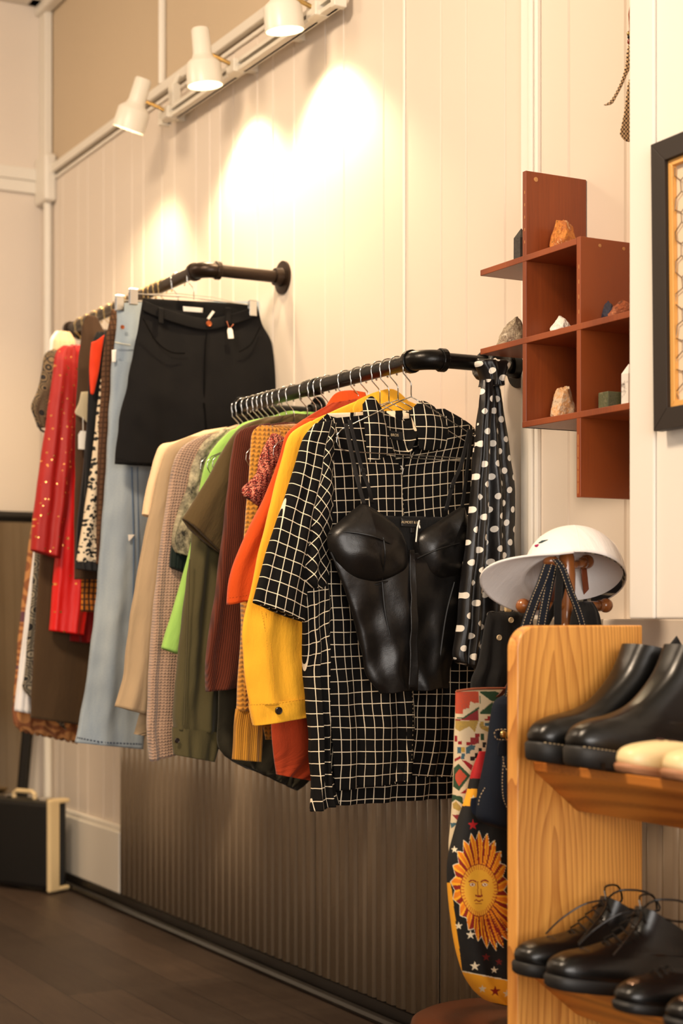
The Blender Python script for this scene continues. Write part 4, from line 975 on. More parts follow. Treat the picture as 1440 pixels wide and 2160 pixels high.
for y in (-.11, -.05): G().lathe([(.0035, 0), (.0035, .001), (1e-6, .0014)], (pv[1] + th / 2, y, zz[0] - .0 - .012 + .006), (1, 0, 0), 12).build('screw_plug', m_scuff, t)
def rock(name, lab, px, py, b, zb, w, d, h, m, seed, cuts=26, rough=.08, top=.5, flat=.7):
    rd = random.Random(seed); bm = bmesh.new(); bmesh.ops.create_icosphere(bm, subdivisions=5, radius=1)
    P = []
    for _ in range(cuts):
        v = Vector((rd.gauss(0, 1), rd.gauss(0, 1), rd.gauss(0, 1))).normalized(); P.append((v, rd.uniform(flat, 1)))
    P.append((Vector((0, 0, -1)), .55))
    for v in bm.verts:
        u = v.co.normalized(); r = min([dk / max(1e-3, u.dot(nk)) for nk, dk in P if u.dot(nk) > .05] + [1.25])
        r *= 1 + rough * (noise.noise(u * 3 + Vector((seed, 0, 0))) + .6 * noise.noise(u * 8 + Vector((0, seed, 0))) + .35 * noise.noise(u * 20))
        v.co = u * r
    zs_ = [v.co.z for v in bm.verts]; z0, z1 = min(zs_), max(zs_); xs = [v.co.x for v in bm.verts]; ys = [v.co.y for v in bm.verts]
    X = pB(px, py, b).x; loc = Vector((X, -b, zb)); vs = []
    for v in bm.verts:
        f = (v.co.z - z0) / (z1 - z0); s = 1 - (1 - top) * f ** 1.4
        vs.append(loc + Vector((v.co.x / (max(xs) - min(xs)) * d * s, v.co.y / (max(ys) - min(ys)) * w * s, f * h)))
    g = G().add(vs, [tuple(x.index for x in f.verts) for f in bm.faces]); bm.free()
    o = g.build(name, m, None, loc=loc, smooth=True, sharp=22); tag(o, lab, 'mineral'); return o
def stone(name, cols, sc=40, rough=.7, bump=.6, pos=None):
    n = N(name); v = n.uv(obj=True); f = n.noise(v, sc, 6, .7); cr = n.n('ShaderNodeValToRGB'); n.l(f, cr.inputs[0])
    el = cr.color_ramp.elements; el[0].position = .33; el[0].color = lin(cols[0]); el[1].position = .66; el[1].color = lin(cols[-1])
    for i, c_ in enumerate(cols[1:-1]): e = el.new(.33 + .33 * (i + 1) / (len(cols) - 1)); e.color = lin(c_)
    n.col(cr.outputs[0]); n.set(Roughness=rough); n.bump(n.noise(v, sc * 2.5, 5, .7), bump, .004); return n.m
zt = [z + th / 2 + .0005 for z in zz]
rock('mineral_chunk', 'orange and brown craggy mineral chunk on the top board of the box shelf', 1189, 505, .085, zt[0], .056, .05, .072, stone('jasper', [(60, 34, 18), (206, 132, 52), (166, 88, 30), (232, 196, 140)]), 3, top=.9)
rock('mineral_chunk', 'greyish sparkling rock at the left end of the middle board of the box shelf', 1086, 700, .10, zt[1], .085, .05, .068, stone('mica_rock', [(92, 80, 66), (176, 160, 134), (130, 112, 90), (226, 212, 186)], 60), 5, top=.35)
rock('quartz_chunk', 'small white pointed quartz rock in the upper left cell of the box shelf', 1182, 690, .10, zt[1], .054, .05, .043, stone('white_quartz', [(190, 176, 158), (240, 234, 224), (222, 212, 198), (248, 244, 238)], 30, .5, .3), 8, top=.3)
rock('mineral_chunk', 'rusty orange rock beside the dark blue one in the upper right shelf cell', 1316, 660, .10, zt[1], .08, .05, .04, stone('rusty_ore', [(60, 34, 24), (160, 84, 44), (120, 60, 32), (190, 120, 80)]), 11, top=.55)
rock('azurite_chunk', 'dark blue rock beside the rusty orange one on the box shelf', 1283, 660, .115, zt[1], .022, .035, .043, stone('azurite', [(18, 20, 34), (34, 38, 62), (26, 26, 40), (80, 70, 80)], 70), 12, top=.7)
rock('mineral_chunk', 'large cream and orange faceted rock in the lower left cell of the box shelf', 1188, 868, .09, zt[2], .064, .05, .073, stone('cream_calcite', [(140, 110, 84), (214, 190, 160), (206, 150, 90), (236, 222, 204)], 34), 21, top=.6)
def crystal(name, lab, px, b, zb, r, h, tip, m, n=6, sq=1.0, rot=.3):
    X = pB(px, 700, b).x; g = G()
    g.lathe([(r, 0), (r * .98, h - tip), (r * .06, h), (1e-6, h)], (X, -b, zb), n=n)
    for i in range(len(g.v)):
        v = g.v[i] - Vector((X, -b, 0)); a = rot; g.v[i] = Vector((X + v.x * math.cos(a) - v.y * math.sin(a), -b + (v.x * math.sin(a) + v.y * math.cos(a)) * sq, v.z))
    o = g.build(name, m, None, loc=(X, -b, zb), bevel=.0008); tag(o, lab, 'mineral'); return o
crystal('crystal_tower', 'white crystal point with grey veins in the lower right cell of the box shelf', 1326, .105, zt[2], .0165, .086, .02, stone('howlite', [(120, 112, 108), (240, 234, 228), (240, 234, 228), (250, 246, 242)], 30, .4, .1))
crystal('crystal_tower', 'dark slate point mostly hidden behind the tall upright of the box shelf', 1099, .10, zt[0], .018, .082, .022, stone('slate', [(30, 28, 26), (60, 56, 50), (44, 40, 38), (70, 64, 56)], 60, .6, .3))
crystal('crystal_tower', 'dark green pyramid behind the green block on the box shelf', 1294, .055, zt[2], .03, .05, .04, stone('malachite', [(10, 26, 16), (20, 50, 30), (14, 34, 20), (30, 60, 40)], 60, .3, .1), n=4, rot=.5)
X0 = pB(1291, 850, .115).x
o = G().box((X0 - .016, -.138, zt[2]), (X0 + .016, -.096, zt[2] + .034)).build('stone_block', stone('green_jasper', [(46, 50, 32), (92, 92, 62), (70, 76, 50), (120, 112, 84)], 60, .4, .1), None, bevel=.002)
tag(o, 'mottled green rectangular stone block in the lower right cell of the box shelf', 'mineral')

# ============================================================ PICTURE ON THE PIER, FEATHERS
PB = .2075
t = thing('picture_frame', 'black picture frame with gold liner over chicken wire, on the white pier', 'picture', (-2.1, -.215, 1.38))
a = pB(1379, 303, .228); bq = pB(1371, 911, .228)
Lx, Wd = a.x, .62; zt_, zb_ = a.z, bq.z; fw = .038
Mx = Matrix.Translation(Vector((Lx, 0, zb_))) @ Matrix.Rotation(R(-.9), 4, 'Y') @ Matrix.Translation(Vector((-Lx, 0, -zb_)))
def fr(a_, b_): return G().box(a_, b_, Mx)
m_frame = plain('dark_brown_frame', (34, 24, 17), .6)
def miter(name, m, x0, x1, z0, z1, w, y0, y1):
    for s in range(4):
        q = [((x0, z0), (x1, z0), (x1 - w, z0 + w), (x0 + w, z0 + w)), ((x1, z0), (x1, z1), (x1 - w, z1 - w), (x1 - w, z0 + w)), ((x1, z1), (x0, z1), (x0 + w, z1 - w), (x1 - w, z1 - w)), ((x0, z1), (x0, z0), (x0 + w, z0 + w), (x0 + w, z1 - w))][s]
        vs = [Mx @ Vector((x, y0, z)) for x, z in q] + [Mx @ Vector((x, y1, z)) for x, z in q]
        G().add(vs, [(0, 1, 2, 3), (7, 6, 5, 4)] + [(i, i + 4, (i + 1) % 4 + 4, (i + 1) % 4) for i in range(4)]).build(name, m, t, bevel=.001)
miter('frame_side', m_frame, Lx, Lx + Wd, zb_, zt_, fw, -PB - .022, -PB - .001)
miter('gold_liner', plain('gold_liner', (238, 178, 98), .35, .2), Lx + fw, Lx + Wd - fw, zb_ + fw, zt_ - fw, .011, -PB - .014, -PB - .003)
fr((Lx + fw + .004, -PB - .004, zb_ + fw + .004), (Lx + Wd - fw - .004, -PB - .002, zt_ - fw - .004)).build('backing_board', plain('linen_board', (226, 206, 178), .8), t)
g = G(); rd = random.Random(2); hx = .019; m_wire = plain('rusty_wire', (120, 100, 84), .4, .7)
xa, xb, za, zb2 = Lx + fw + .012, Lx + Wd - fw - .012, zb_ + fw + .012, zt_ - fw - .012; cache = {}
def jp(x, z):
    k_ = (round(x, 4), round(z, 4))
    if k_ not in cache: cache[k_] = Mx @ Vector((x + rd.uniform(-.0025, .0025), -PB - .008, z + rd.uniform(-.003, .003)))
    return cache[k_]
row = 0; z = za
while z < zb2 + hx:
    x = xa + (hx * .87 if row % 2 else 0)
    while x < xb:
        c0 = (x, z); up_ = (x, z + hx)
        for e_ in ((c0, up_), (up_, (x + hx * .87, z + hx * 1.5)), (up_, (x - hx * .87, z + hx * 1.5))):
            if all(xa - .004 < p[0] < xb and za - .001 < p[1] < zb2 for p in e_): g.tube([jp(*e_[0]), jp(*e_[1])], .0009, 5)
        x += hx * 1.74
    z += hx * 1.5; row += 1
g.build('chicken_wire', m_wire, t)

m_feather = dots('guinea_feather', (62, 38, 24), (226, 196, 156), .0085, .3, .8)
t = thing('feather_ornament', 'hanging ornament of beads and speckled feathers beside the white pier, top right', 'ornament', (-2.62, -.1, 1.9))
FX = -2.60
G().tube([pX(1329, -30, FX), pX(1330, 8, FX), pX(1326, 30, FX), pX(1328, 62, FX), pX(1326, 70, FX)], .0014, 6).build('leather_cord', m_string, t)
for px, py, r, m in ((1325, 71, .0035, m_brass), (1325.5, 78, .003, m_lseam), (1327, 88, .0045, plain('carnelian', (130, 50, 24), .3))): G().ball(pX(px, py, FX), r, 8, (1, 1, 1.3)).build('bead', m, t, smooth=True)
loft('curved_feather', [(1324, 96, (1331, 96)), (1321, 115, (1331, 118)), (1319, 135, (1330, 140)), (1314, 156, (1322, 158)), (1306, 178, (1312, 181)), (1295, 200, (1300, 204)), (1285, 214, (1291, 219)), (1273, 221, (1278, 223))], FX, (.004, .003), m_feather, t, fold=.0005, k=40, n=24, wr=.0005)
loft('feather', [(1326, 168, (1334, 168)), (1323, 180, (1338, 180)), (1320, 205, (1342, 205)), (1316, 235, (1346, 235)), (1310, 265, (1350, 265)), (1307, 283, (1352, 283)), (1317, 296, (1346, 296)), (1326, 299, (1336, 299))], FX + .01, (.004, .003), m_feather, t, fold=.0008, k=40, n=40, wr=.0008)
# ============================================================ STOOL, COAT STAND, CAP, BAGS
m_darkwood = wood('dark_stained_wood', (92, 48, 24), (52, 26, 14), .35, rings=3, dist=4)
m_standw = wood('turned_brown_wood', (150, 88, 40), (96, 50, 22), .25, sc=(1, 1, 1), rings=9, dist=3, coat=.6)
SC = Vector((-2.70, -.31, 0))
t = thing('round_stool', 'low round dark wooden stool under the sun print bag', 'stool', SC)
G().lathe([(1e-6, .225), (.185, .225), (.197, .232), (.2, .24), (.197, .25), (.188, .255), (1e-6, .255)], SC, n=64).build('seat', m_darkwood, t, smooth=True, sharp=30)
for q in range(4):
    a = R(45 + 90 * q); G().tube([SC + Vector((.1 * math.cos(a), .1 * math.sin(a), .226)), SC + Vector((.15 * math.cos(a), .15 * math.sin(a), .0))], [.016, .012], 12).build('leg', m_darkwood, t)
PX, PB2 = -2.65, .216; PC = Vector((PX, -PB2, .256))
t = thing('bag_stand', 'turned brown wooden stand with ball ended pegs under the white cap', 'coat stand', PC)
pr = [(.085, 0), (.088, .008), (.08, .018), (.03, .026), (.018, .05), (.013, .1)]
for z in (.3, .6, .768): pr += [(.0125, z - .02), (.0165, z - .012), (.0125, z - .006), (.018, z), (.0125, z + .008)]
pr += [(.0125, .80), (.0165, .83), (.0175, .87), (.015, .905), (.009, .922), (1e-6, .927)]
G().lathe(pr, PC, n=28).build('post', m_standw, t, smooth=True, sharp=35)
def peg(px, py, dx, px0=1195, py0=None):
    a = pX(px0, (py0 or py), PX); a = Vector((PX, -PB2, a.z)); b = pX(px, py, PX + dx)
    G().tube([a, b], .0085, 12).build('peg', m_standw, t, smooth=True, sharp=60)
    g = G(); g.ball(b, .0145, 14); g.tube([b - (b - a).normalized() * .017, b - (b - a).normalized() * .010], .0115, 12); g.build('peg_ball', m_standw, t, smooth=True, sharp=50)
peg(1160, 1184, .03, py0=1196); peg(1237, 1185, -.03, py0=1196); peg(1277, 1277, .0, py0=1278); peg(1103, 1278, .0, py0=1278)
# white cap
fd = Vector((-sn, -cs, 0)); nn = Vector((cs, -sn, 0)); aa = R(37); U = Vector((0, 0, math.cos(aa))) - nn * math.sin(aa); Sd = nn * math.cos(aa) + Vector((0, 0, math.sin(aa)))
cc = pX(1212, 1224, -2.64); m_cap = fabric('white_cap_twill', (240, 234, 230), .85, var=.03)
cap = thing('baseball_cap', 'white baseball cap with embroidered sprig resting on the wooden bag stand', 'cap', cc)
def crown(ph, th, o=0.0):
    rx, ry, rz = .1, .088, .112
    s_ = math.sin(th) ** .85; k_ = 1 + o
    return cc + fd * (rx * math.cos(ph) * s_ * k_) + Sd * (ry * math.sin(ph) * s_ * k_) + U * (rz * math.cos(th) ** .9 * k_)
g = G(); nt, nph = 22, 60; vs = []; fs = []
for i in range(nt + 1):
    for j in range(nph): vs.append(crown(2 * math.pi * j / nph, max(1e-3, math.pi / 2 * i / nt)))
for i in range(nt):
    for j in range(nph):
        ph = 2 * math.pi * (j + .5) / nph
        fs.append((i * nph + j, i * nph + (j + 1) % nph, (i + 1) * nph + (j + 1) % nph, (i + 1) * nph + j))
g.add(vs, fs, lambda i: (vs[i].y, vs[i].z)); g.build('crown', m_cap, cap, smooth=True, solid=.0022)
for a in (30, 90, 150, 210, 270, 330): G().tube([crown(R(a), max(.02, math.pi / 2 * q / 12), .006) for q in range(13)], .0011, 6).build('crown_seam', m_cap, cap)
G().ball(cc + U * .113, .006, 8, (1, 1, .5)).build('top_button', m_cap, cap, smooth=True)
g = G(); vs = []; fs = []; na, nb = 36, 12
for i in range(na + 1):
    ph = R(-84 + 168 * i / na); w_ = math.cos(ph * .93) ** .6 if abs(ph * .93) < 1.57 else 0
    for j in range(nb + 1):
        q = j / nb; p = crown(ph, math.pi / 2)
        rel = .088 * math.sin(ph); ext = .086 * w_ * q
        p = p + fd * ext + Sd * (rel * .12 * q) - U * (.9 * (rel / .088) ** 2 * .020 * q - .004 * q)
        vs.append(p)
fs = [(i * (nb + 1) + j, i * (nb + 1) + j + 1, (i + 1) * (nb + 1) + j + 1, (i + 1) * (nb + 1) + j) for i in range(na) for j in range(nb)]
g.add(vs, fs, lambda i: (vs[i].y, vs[i].z)); g.build('brim', m_cap, cap, smooth=True, solid=.004)
g = G(); vs = [crown(R(a), math.pi / 2 * q, -.03) for a in range(95, 266, 6) for q in (.93, 1.0)]; k_ = len(vs) // 2
g.add(vs, [(2 * i, 2 * i + 1, 2 * i + 3, 2 * i + 2) for i in range(k_ - 1)], lambda i: (vs[i].y, vs[i].z)); g.build('sweatband', c_bw, cap, smooth=True, solid=.0015)
def on_crown(px, py):
    best = None
    for a in range(0, 181, 2):
        for q in range(1, 45):
            p = crown(R(a), math.pi / 2 * q / 45, .012); x, y = pix(p); d = math.hypot(x - px, y - py)
            if best is None or d < best[0]: best = (d, p)
    return best[1]
for nm, c_, A, B, r in (('embroidered_leaf', (96, 92, 40), (1134, 1150), (1162, 1126), .005), ('embroidered_leaf', (30, 62, 66), (1137, 1146), (1154, 1139), .005), ('embroidered_stem', (140, 60, 70), (1126, 1153), (1136, 1147), .002), ('embroidered_bud', (170, 20, 90), (1131, 1152), (1134, 1151), .0045)):
    a, b = on_crown(*A), on_crown(*B); G().tube([a, a.lerp(b, .4), b], [r * .4, r, r * .2] if nm == 'embroidered_leaf' else r, 8, flat=.6).build(nm, plain(nm + str(c_[0]), c_, .7), cap)

# tapestry tote
def inpoly(x, y, P):
    c = False; j = len(P) - 1
    for i in range(len(P)):
        if (P[i][1] > y) != (P[j][1] > y) and x < (P[j][0] - P[i][0]) * (y - P[i][1]) / (P[j][1] - P[i][1]) + P[i][0]: c = not c
        j = i
    return c
RD, GR_, GO, CR, BL_, BK, OR = lin((150, 26, 34)), lin((44, 74, 48)), lin((190, 156, 70)), lin((220, 202, 168)), lin((66, 100, 112)), lin((24, 20, 20)), lin((206, 76, 40))
TP = [(OR, 1, [(130, 190), (455, 185), (455, 345), (400, 350), (340, 320), (320, 420), (240, 430), (235, 500), (130, 495)]), (GR_, 0, [(470, 185), (860, 185), (900, 270), (650, 330), (640, 500), (470, 500)]),
      (CR, 0, [(475, 205), (645, 330), (475, 470)]), (CR, 0, [(680, 180), (860, 190), (850, 265)]), (GR_, 0, [(150, 540), (240, 545), (455, 395), (455, 430), (260, 562), (150, 562)]),
      (RD, 1, [(250, 565), (455, 430), (450, 588), (130, 588), (130, 565)]), (GO, 1, [(130, 590), (450, 590), (400, 750), (320, 670), (190, 740), (130, 700)]),
      (RD, 0, [(530, 565), (575, 565), (580, 525), (640, 525), (640, 590), (530, 590)]), (BL_, 0, [(530, 620), (640, 615), (640, 660), (540, 660)]), (GO, 1, [(470, 600), (530, 600), (530, 660), (600, 690), (595, 750), (500, 710), (470, 680)]),
      (GR_, 0, [(480, 770), (530, 770), (530, 860), (480, 860)]), (RD, 1, [(400, 765), (465, 765), (460, 850), (460, 900), (400, 920), (335, 925), (335, 820), (400, 820)]), (RD, 0, [(280, 885), (335, 885), (335, 930), (280, 930)]),
      (RD, 0, [(170, 870), (220, 870), (220, 920), (165, 920)]), (RD, 0, [(120, 800), (160, 800), (160, 880), (120, 880)]), (BL_, 0, [(345, 925), (405, 930), (400, 990), (340, 1000), (335, 1045), (275, 1050), (280, 960)]), (BL_, 0, [(160, 955), (210, 955), (210, 1040), (160, 1045)]),
      (GO, 0, [(210, 955), (265, 955), (262, 1030), (215, 1030)]), (BL_, 0, [(215, 1045), (265, 1045), (255, 1120), (210, 1120)]), (RD, 0, [(120, 1120), (200, 1075), (210, 1110), (120, 1160)]), (RD, 0, [(220, 1135), (270, 1140), (375, 1210), (350, 1285)]),
      (GR_, 0, [(175, 1185), (340, 1350), (180, 1560), (100, 1500), (110, 1240)]), (OR, 1, [(190, 1255), (290, 1360), (180, 1495), (130, 1400), (130, 1330)]), (RD, 0, [(200, 1590), (290, 1530), (275, 1600)]),
      (GR_, 0, [(80, 1610), (230, 1640), (240, 1750), (135, 1680), (80, 1720)]), (GO, 1, [(95, 1740), (140, 1700), (225, 1800), (180, 1840), (100, 1800)]), (RD, 1, [(85, 1890), (205, 1890), (180, 1990)]), (BL_, 0, [(60, 2000), (170, 2005), (75, 2080)])]
for x0, x1, y0, y1 in ((508, 552, 888, 962), (453, 497, 968, 1038), (397, 441, 1033, 1108), (333, 397, 1088, 1142)): TP.append((BK, 0, [(x0, y0), (x1, y0), (x1, y1), (x0, y1)]))
TB = [(c_, w_, P, min(p[0] for p in P), max(p[0] for p in P), min(p[1] for p in P), max(p[1] for p in P)) for c_, w_, P in TP]
def tapestry(px, py):
    x, y = (px - 940) * 6.547, (py - 1430) * 6.547; c_ = CR
    for k_, w_, P, a, b, c2, d in TB:
        if a <= x <= b and c2 <= y <= d and inpoly(x, y, P):
            c_ = k_
            if w_ and (x * .8 + y) % 22 < 7: c_ = tuple(v * .45 + .06 for v in k_[:3]) + (1,)
    return c_
t = thing('tapestry_tote', 'geometric woven tapestry tote bag hanging left of the navy denim bag', 'bag', pX(1010, 1640, -2.72))
loft('bag_body', [(962, 1458, (1100, 1452)), (961, 1500, (1104, 1500)), (958, 1600, (1108, 1600)), (956, 1680, (1108, 1680)), (951, 1740, (1104, 1740)), (947, 1790, (1100, 1790)), (958, 1830, (1090, 1830))], -2.72, (.03, .06), painted('woven_tapestry', .95, 1), t, fold=.003, nf=1.2, seed=501, n=260, k=300, wr=.003, open_top=True, paint=tapestry)
seam([(962, 1458, .02), (1000, 1453, .03), (1060, 1452, .03), (1098, 1453, .02)], -2.72, m_string, t, .0022, 'top_binding')
strap([(1050, 1470, .02), (1075, 1440, .03), (1125, 1340, .05), (1163, 1270, .06), (1180, 1205, .07)], 9, -2.72, plain('brown_leather_strap', (96, 46, 24), .4), t, 'handle')
# sun print bag
YE, RE, WH, BK2 = lin((244, 170, 34)), lin((140, 26, 10)), lin((232, 220, 190)), lin((9, 8, 8))
stars = [(997, 1740, 12, lin((180, 18, 24))), (967, 1953, 9, WH), (992, 1972, 10, WH), (1001, 2038, 11, WH), (1042, 2046, 8, WH), (1025, 2019, 9, lin((110, 22, 18))), (1052, 2029, 8, lin((110, 22, 18))), (1017, 2086, 9, WH), (1044, 2091, 12, RE), (1069, 2096, 9, WH), (998, 1685, 8, WH), (958, 1792, 8, WH)]
def star(dx, dy, r):
    a = math.atan2(dx, -dy) % (math.tau / 5); a = min(a, math.tau / 5 - a); d = math.hypot(dx, dy)
    return d < r * .38 / max(.05, math.cos(a) * .38 + math.sin(a) * 1.15 * .95)
def sun(px, py):
    for x, y, r, c_ in stars:
        if abs(px - x) < r and abs(py - y) < r and star(px - x, py - y, r): return c_
    if py < 1642: return lin((170, 16, 22))
    if py < 1664: return BK2
    if py < 1700 and px < 1006: return YE
    bl = 2052 + (px - 985) * .2
    if py > bl: return YE if py < bl + 52 else (lin((150, 40, 20)) if py > bl + 62 else BK2)
    if py > bl - 2.5: return WH
    le = 950 + (py - 1860) * .13 if py > 1862 else 900
    if px < le: return YE
    dx, dy = px - 1010, py - 1878
    fx, fy = dx / (40 - max(0, dy) * .12), dy / 56; f_ = math.hypot(fx, fy)
    if f_ < 1:
        if f_ > .965: return RE
        for ex in (-14, 12):                                   # eyes and brows
            u_, v_ = dx - ex, dy + 12
            if abs(u_) < 8 and abs(v_ + 9 + u_ * u_ * -.06) < 1.6: return RE
            if (u_ / 6.5) ** 2 + (v_ / 4) ** 2 < 1:
                return RE if (u_ / 6.5) ** 2 + (v_ / 4) ** 2 > .7 or u_ * u_ + v_ * v_ < 4 else WH
        if -3.5 < dx < -2 and -18 < dy < 10: return RE
        if 4 < dx < 5.2 and -8 < dy < 10: return RE
        if abs(dx) < 8 and abs(dy - 13 + abs(dx) * .25) < 2: return RE
        if abs(dx + 1) < 9 and abs(dy - 22 - math.cos(dx * .5) * 1.4) < 1.3: return RE
        if abs(dx + 1) < 7 and abs(dy - 28) < 1.2: return RE
        if f_ > .78 and math.sin(math.atan2(fy, fx) * 46) > .3: return lin((206, 110, 24))
        return lin((238, 178, 50))
    a = math.atan2(dy, dx); ox = 62 if dx < 0 else 64; oy = 128 if dy < 0 else 130
    sx = dx - (max(0, dy) * .28); a = math.atan2(dy / oy, sx / ox); rr = math.hypot(sx / ox, dy / oy)
    tooth = abs(((a * 11 / math.pi) % 1) - .5) * 2
    edge = .99 - .16 * tooth
    if rr < edge:
        if rr > edge - .02: return WH
        w_ = math.sin(a * 22 + math.sin(rr * 9) * .5)
        return RE if w_ > .55 - .35 * (1 - rr) or (dy > 60 and math.sin(a * 40) > .7) else (lin((250, 176, 30)) if w_ > -.5 else lin((232, 128, 16)))
    return BK2
t = thing('sun_print_bag', 'black cloth bag printed with a smiling yellow sun face and stars', 'bag', pX(1020, 2100, -2.67))
loft('bag_body', [(1010, 1585, (1090, 1585)), (996, 1630, (1100, 1630)), (984, 1680, (1104, 1680)), (966, 1740, (1106, 1740)), (950, 1800, (1108, 1800)), (947, 1850, (1108, 1850)), (955, 1920, (1106, 1920)), (966, 1990, (1104, 1990)), (982, 2050, (1100, 2060)), (1006, 2090, (1098, 2095)), (1030, 2112, (1096, 2118))],
     -2.665, (.03, .085), painted('printed_cotton', .8), t, fold=.004, nf=1.4, seed=511, n=320, k=420, wr=.004, paint=sun)
strap([(1050, 1590, .02), (1085, 1500, .04), (1140, 1340, .07), (1178, 1262, .085), (1188, 1200, .085)], 16, -2.665, c_blackc, t, 'shoulder_strap')
# navy denim bag
c_navy = denim('navy_denim', (13, 17, 26), (30, 37, 50))
t = thing('denim_backpack', 'navy denim bag with pale stitching and brass clasp, beside the oak shoe rack', 'bag', pX(1060, 1760, -2.58))
XN = -2.58
loft('bag_body', [(1062, 1466, (1150, 1462)), (1044, 1480, (1160, 1470)), (1036, 1520, (1164, 1520)), (1030, 1580, (1166, 1580)), (1020, 1640, (1168, 1640)), (1010, 1700, (1168, 1700)), (1012, 1728, (1166, 1735)), (1036, 1742, (1160, 1752)), (1070, 1752, (1150, 1760))], XN, (.04, .075), c_navy, t, fold=.002, nf=1.2, seed=521, n=90, k=80, wr=.003)
dome('pocket', [(1060, 1590), (1058, 1650), (1062, 1690), (1078, 1716), (1120, 1722), (1150, 1710), (1156, 1650), (1152, 1590), (1105, 1582)], XN + .035, .018, c_navy, t)
stitches([(1062, 1598, .04), (1059, 1650, .044), (1063, 1690, .046), (1080, 1716, .046), (1100, 1720, .05)], XN, m_thread, t, r=.0008)
stitches([(1060, 1596, .04), (1064, 1616, .05), (1078, 1636, .054), (1096, 1644, .054)], XN, m_thread, t, r=.0008)
patch('clasp_patch', [[(1045, 1540, .04), (1085, 1538, .045)], [(1047, 1560, .04), (1085, 1559, .045)]], XN, c_navy, t, .003)
stitches([(1085, 1540, .048), (1046, 1540, .044), (1048, 1559, .044), (1085, 1559, .048)], XN, m_thread, t, r=.0008)
q = pX(1061, 1549, XN + .048); G().lathe([(.0075, 0), (.008, .002), (.005, .005), (1e-6, .006)], q, (1, 0, 0), 18).build('clasp', m_brass, t, smooth=True)
G().tube([q + Vector((.004, .008 + .006 * math.cos(a), -.004 + .007 * math.sin(a))) for a in [R(x) for x in range(0, 360, 30)]], .001, 6, closed=True).build('ring', m_brass, t)
patch('pull_tab', [[(1052, 1566, .045), (1062, 1562, .047), (1073, 1566, .045)], [(1050, 1580, .045), (1062, 1580, .048), (1074, 1580, .045)], [(1050, 1594, .045), (1062, 1595, .048), (1074, 1594, .045)]], XN, c_navy, t, .004)
patch('side_tag', [[(994, 1684, .03), (1004, 1682, .03)], [(992, 1700, .03), (1002, 1702, .03)], [(996, 1716, .03), (1001, 1720, .03)]], XN, c_navy, t, .004)
stitches([(1022, 1662, .03), (1012, 1680, .032), (1008, 1700, .03)], XN, m_thread, t, r=.0008)
c_nstrap = denim('navy_strap', (12, 15, 22), (28, 34, 46), .6)
def stitched(pts, w):
    strap(pts, w, XN, c_nstrap, t, 'shoulder_strap', .004)
    for s in (-1, 1): stitches([(p[0] + s * w * .36, p[1], p[2] + .003) for p in pts], XN, m_thread, t, r=.0006)
stitched([(1156, 1190, .01), (1144, 1225, .012), (1126, 1270, .012), (1106, 1330, .012), (1090, 1400, .01), (1074, 1470, .004)], 20)
stitched([(1166, 1192, .004), (1158, 1230, .004), (1148, 1280, .004), (1140, 1330, .004), (1134, 1400, .002), (1128, 1466, .0)], 18)
stitched([(1172, 1180, .016), (1186, 1200, .02), (1202, 1245, .02), (1218, 1285, .02), (1230, 1330, .018), (1236, 1400, .01), (1150, 1480, .0)], 14)
# brown leather bag and black bag hung on the pegs behind
t = thing('leather_shoulder_bag', 'brown leather shoulder bag strap looped over the right upper peg', 'bag', pX(1200, 1560, -2.72))
mb = plain('chestnut_leather', (128, 62, 30), .35)
strap([(1230, 1190, .03), (1233, 1220, .03), (1238, 1262, .02), (1246, 1300, .01), (1252, 1400, .0)], 12, -2.72, mb, t, 'shoulder_strap')
strap([(1192, 1200, .02), (1176, 1240, .02), (1160, 1285, .01), (1148, 1330, .0), (1150, 1400, .0)], 9, -2.72, mb, t, 'shoulder_strap')
loft('bag_body', [(1150, 1390, (1250, 1390)), (1140, 1440, (1262, 1440)), (1140, 1550, (1262, 1550))], -2.73, (.03, .05), mb, t, fold=.001, k=20, n=40)
t = thing('black_shoulder_bag', 'black leather bag hung from the right lower peg, its top just above the oak board', 'bag', pX(1240, 1500, -2.63))
loft('bag_body', [(1222, 1268, (1250, 1270)), (1212, 1284, (1256, 1286)), (1206, 1310, (1264, 1312)), (1200, 1400, (1276, 1400)), (1200, 1500, (1280, 1500))], -2.61, (.03, .05), c_blackc, t, fold=.003, k=30, n=48)
strap([(1182, 1190, .05), (1178, 1240, .05), (1176, 1290, .05), (1176, 1400, .04)], 15, -2.61, c_blackc, t, 'shoulder_strap')
# black skirt on white clips behind the scarf
XB = -2.90
t = thing('black_skirt', 'black skirt held by white plastic clips between the scarf and the shoe rack', 'skirt', pX(1080, 1500, XB))
loft('skirt_body', [(1030, 1290, (1120, 1290)), (1022, 1330, (1122, 1330)), (1010, 1400, (1126, 1400)), (996, 1440, (1128, 1450)), (1000, 1500, (1128, 1510))], XB, (.03, .05), c_blackc, t, fold=.006, k=40, n=70, nf=3, seed=541)
for x in (1072, 1094):
    p = pX(x, 1278, XB + .02); G().box(p - Vector((.006, .008, .013)), p + Vector((.002, .008, .016))).build('clip', m_cream, t, bevel=.003)
G().tube([pX(1050, 1268, XB), pX(1130, 1268, XB)], .003, 8).build('clip_bar', m_chrome, t)
for px, py in ((1077, 1308), (1052, 1345)):
    disc(px, py, XB + .034, .006, .003, m_thread, t)

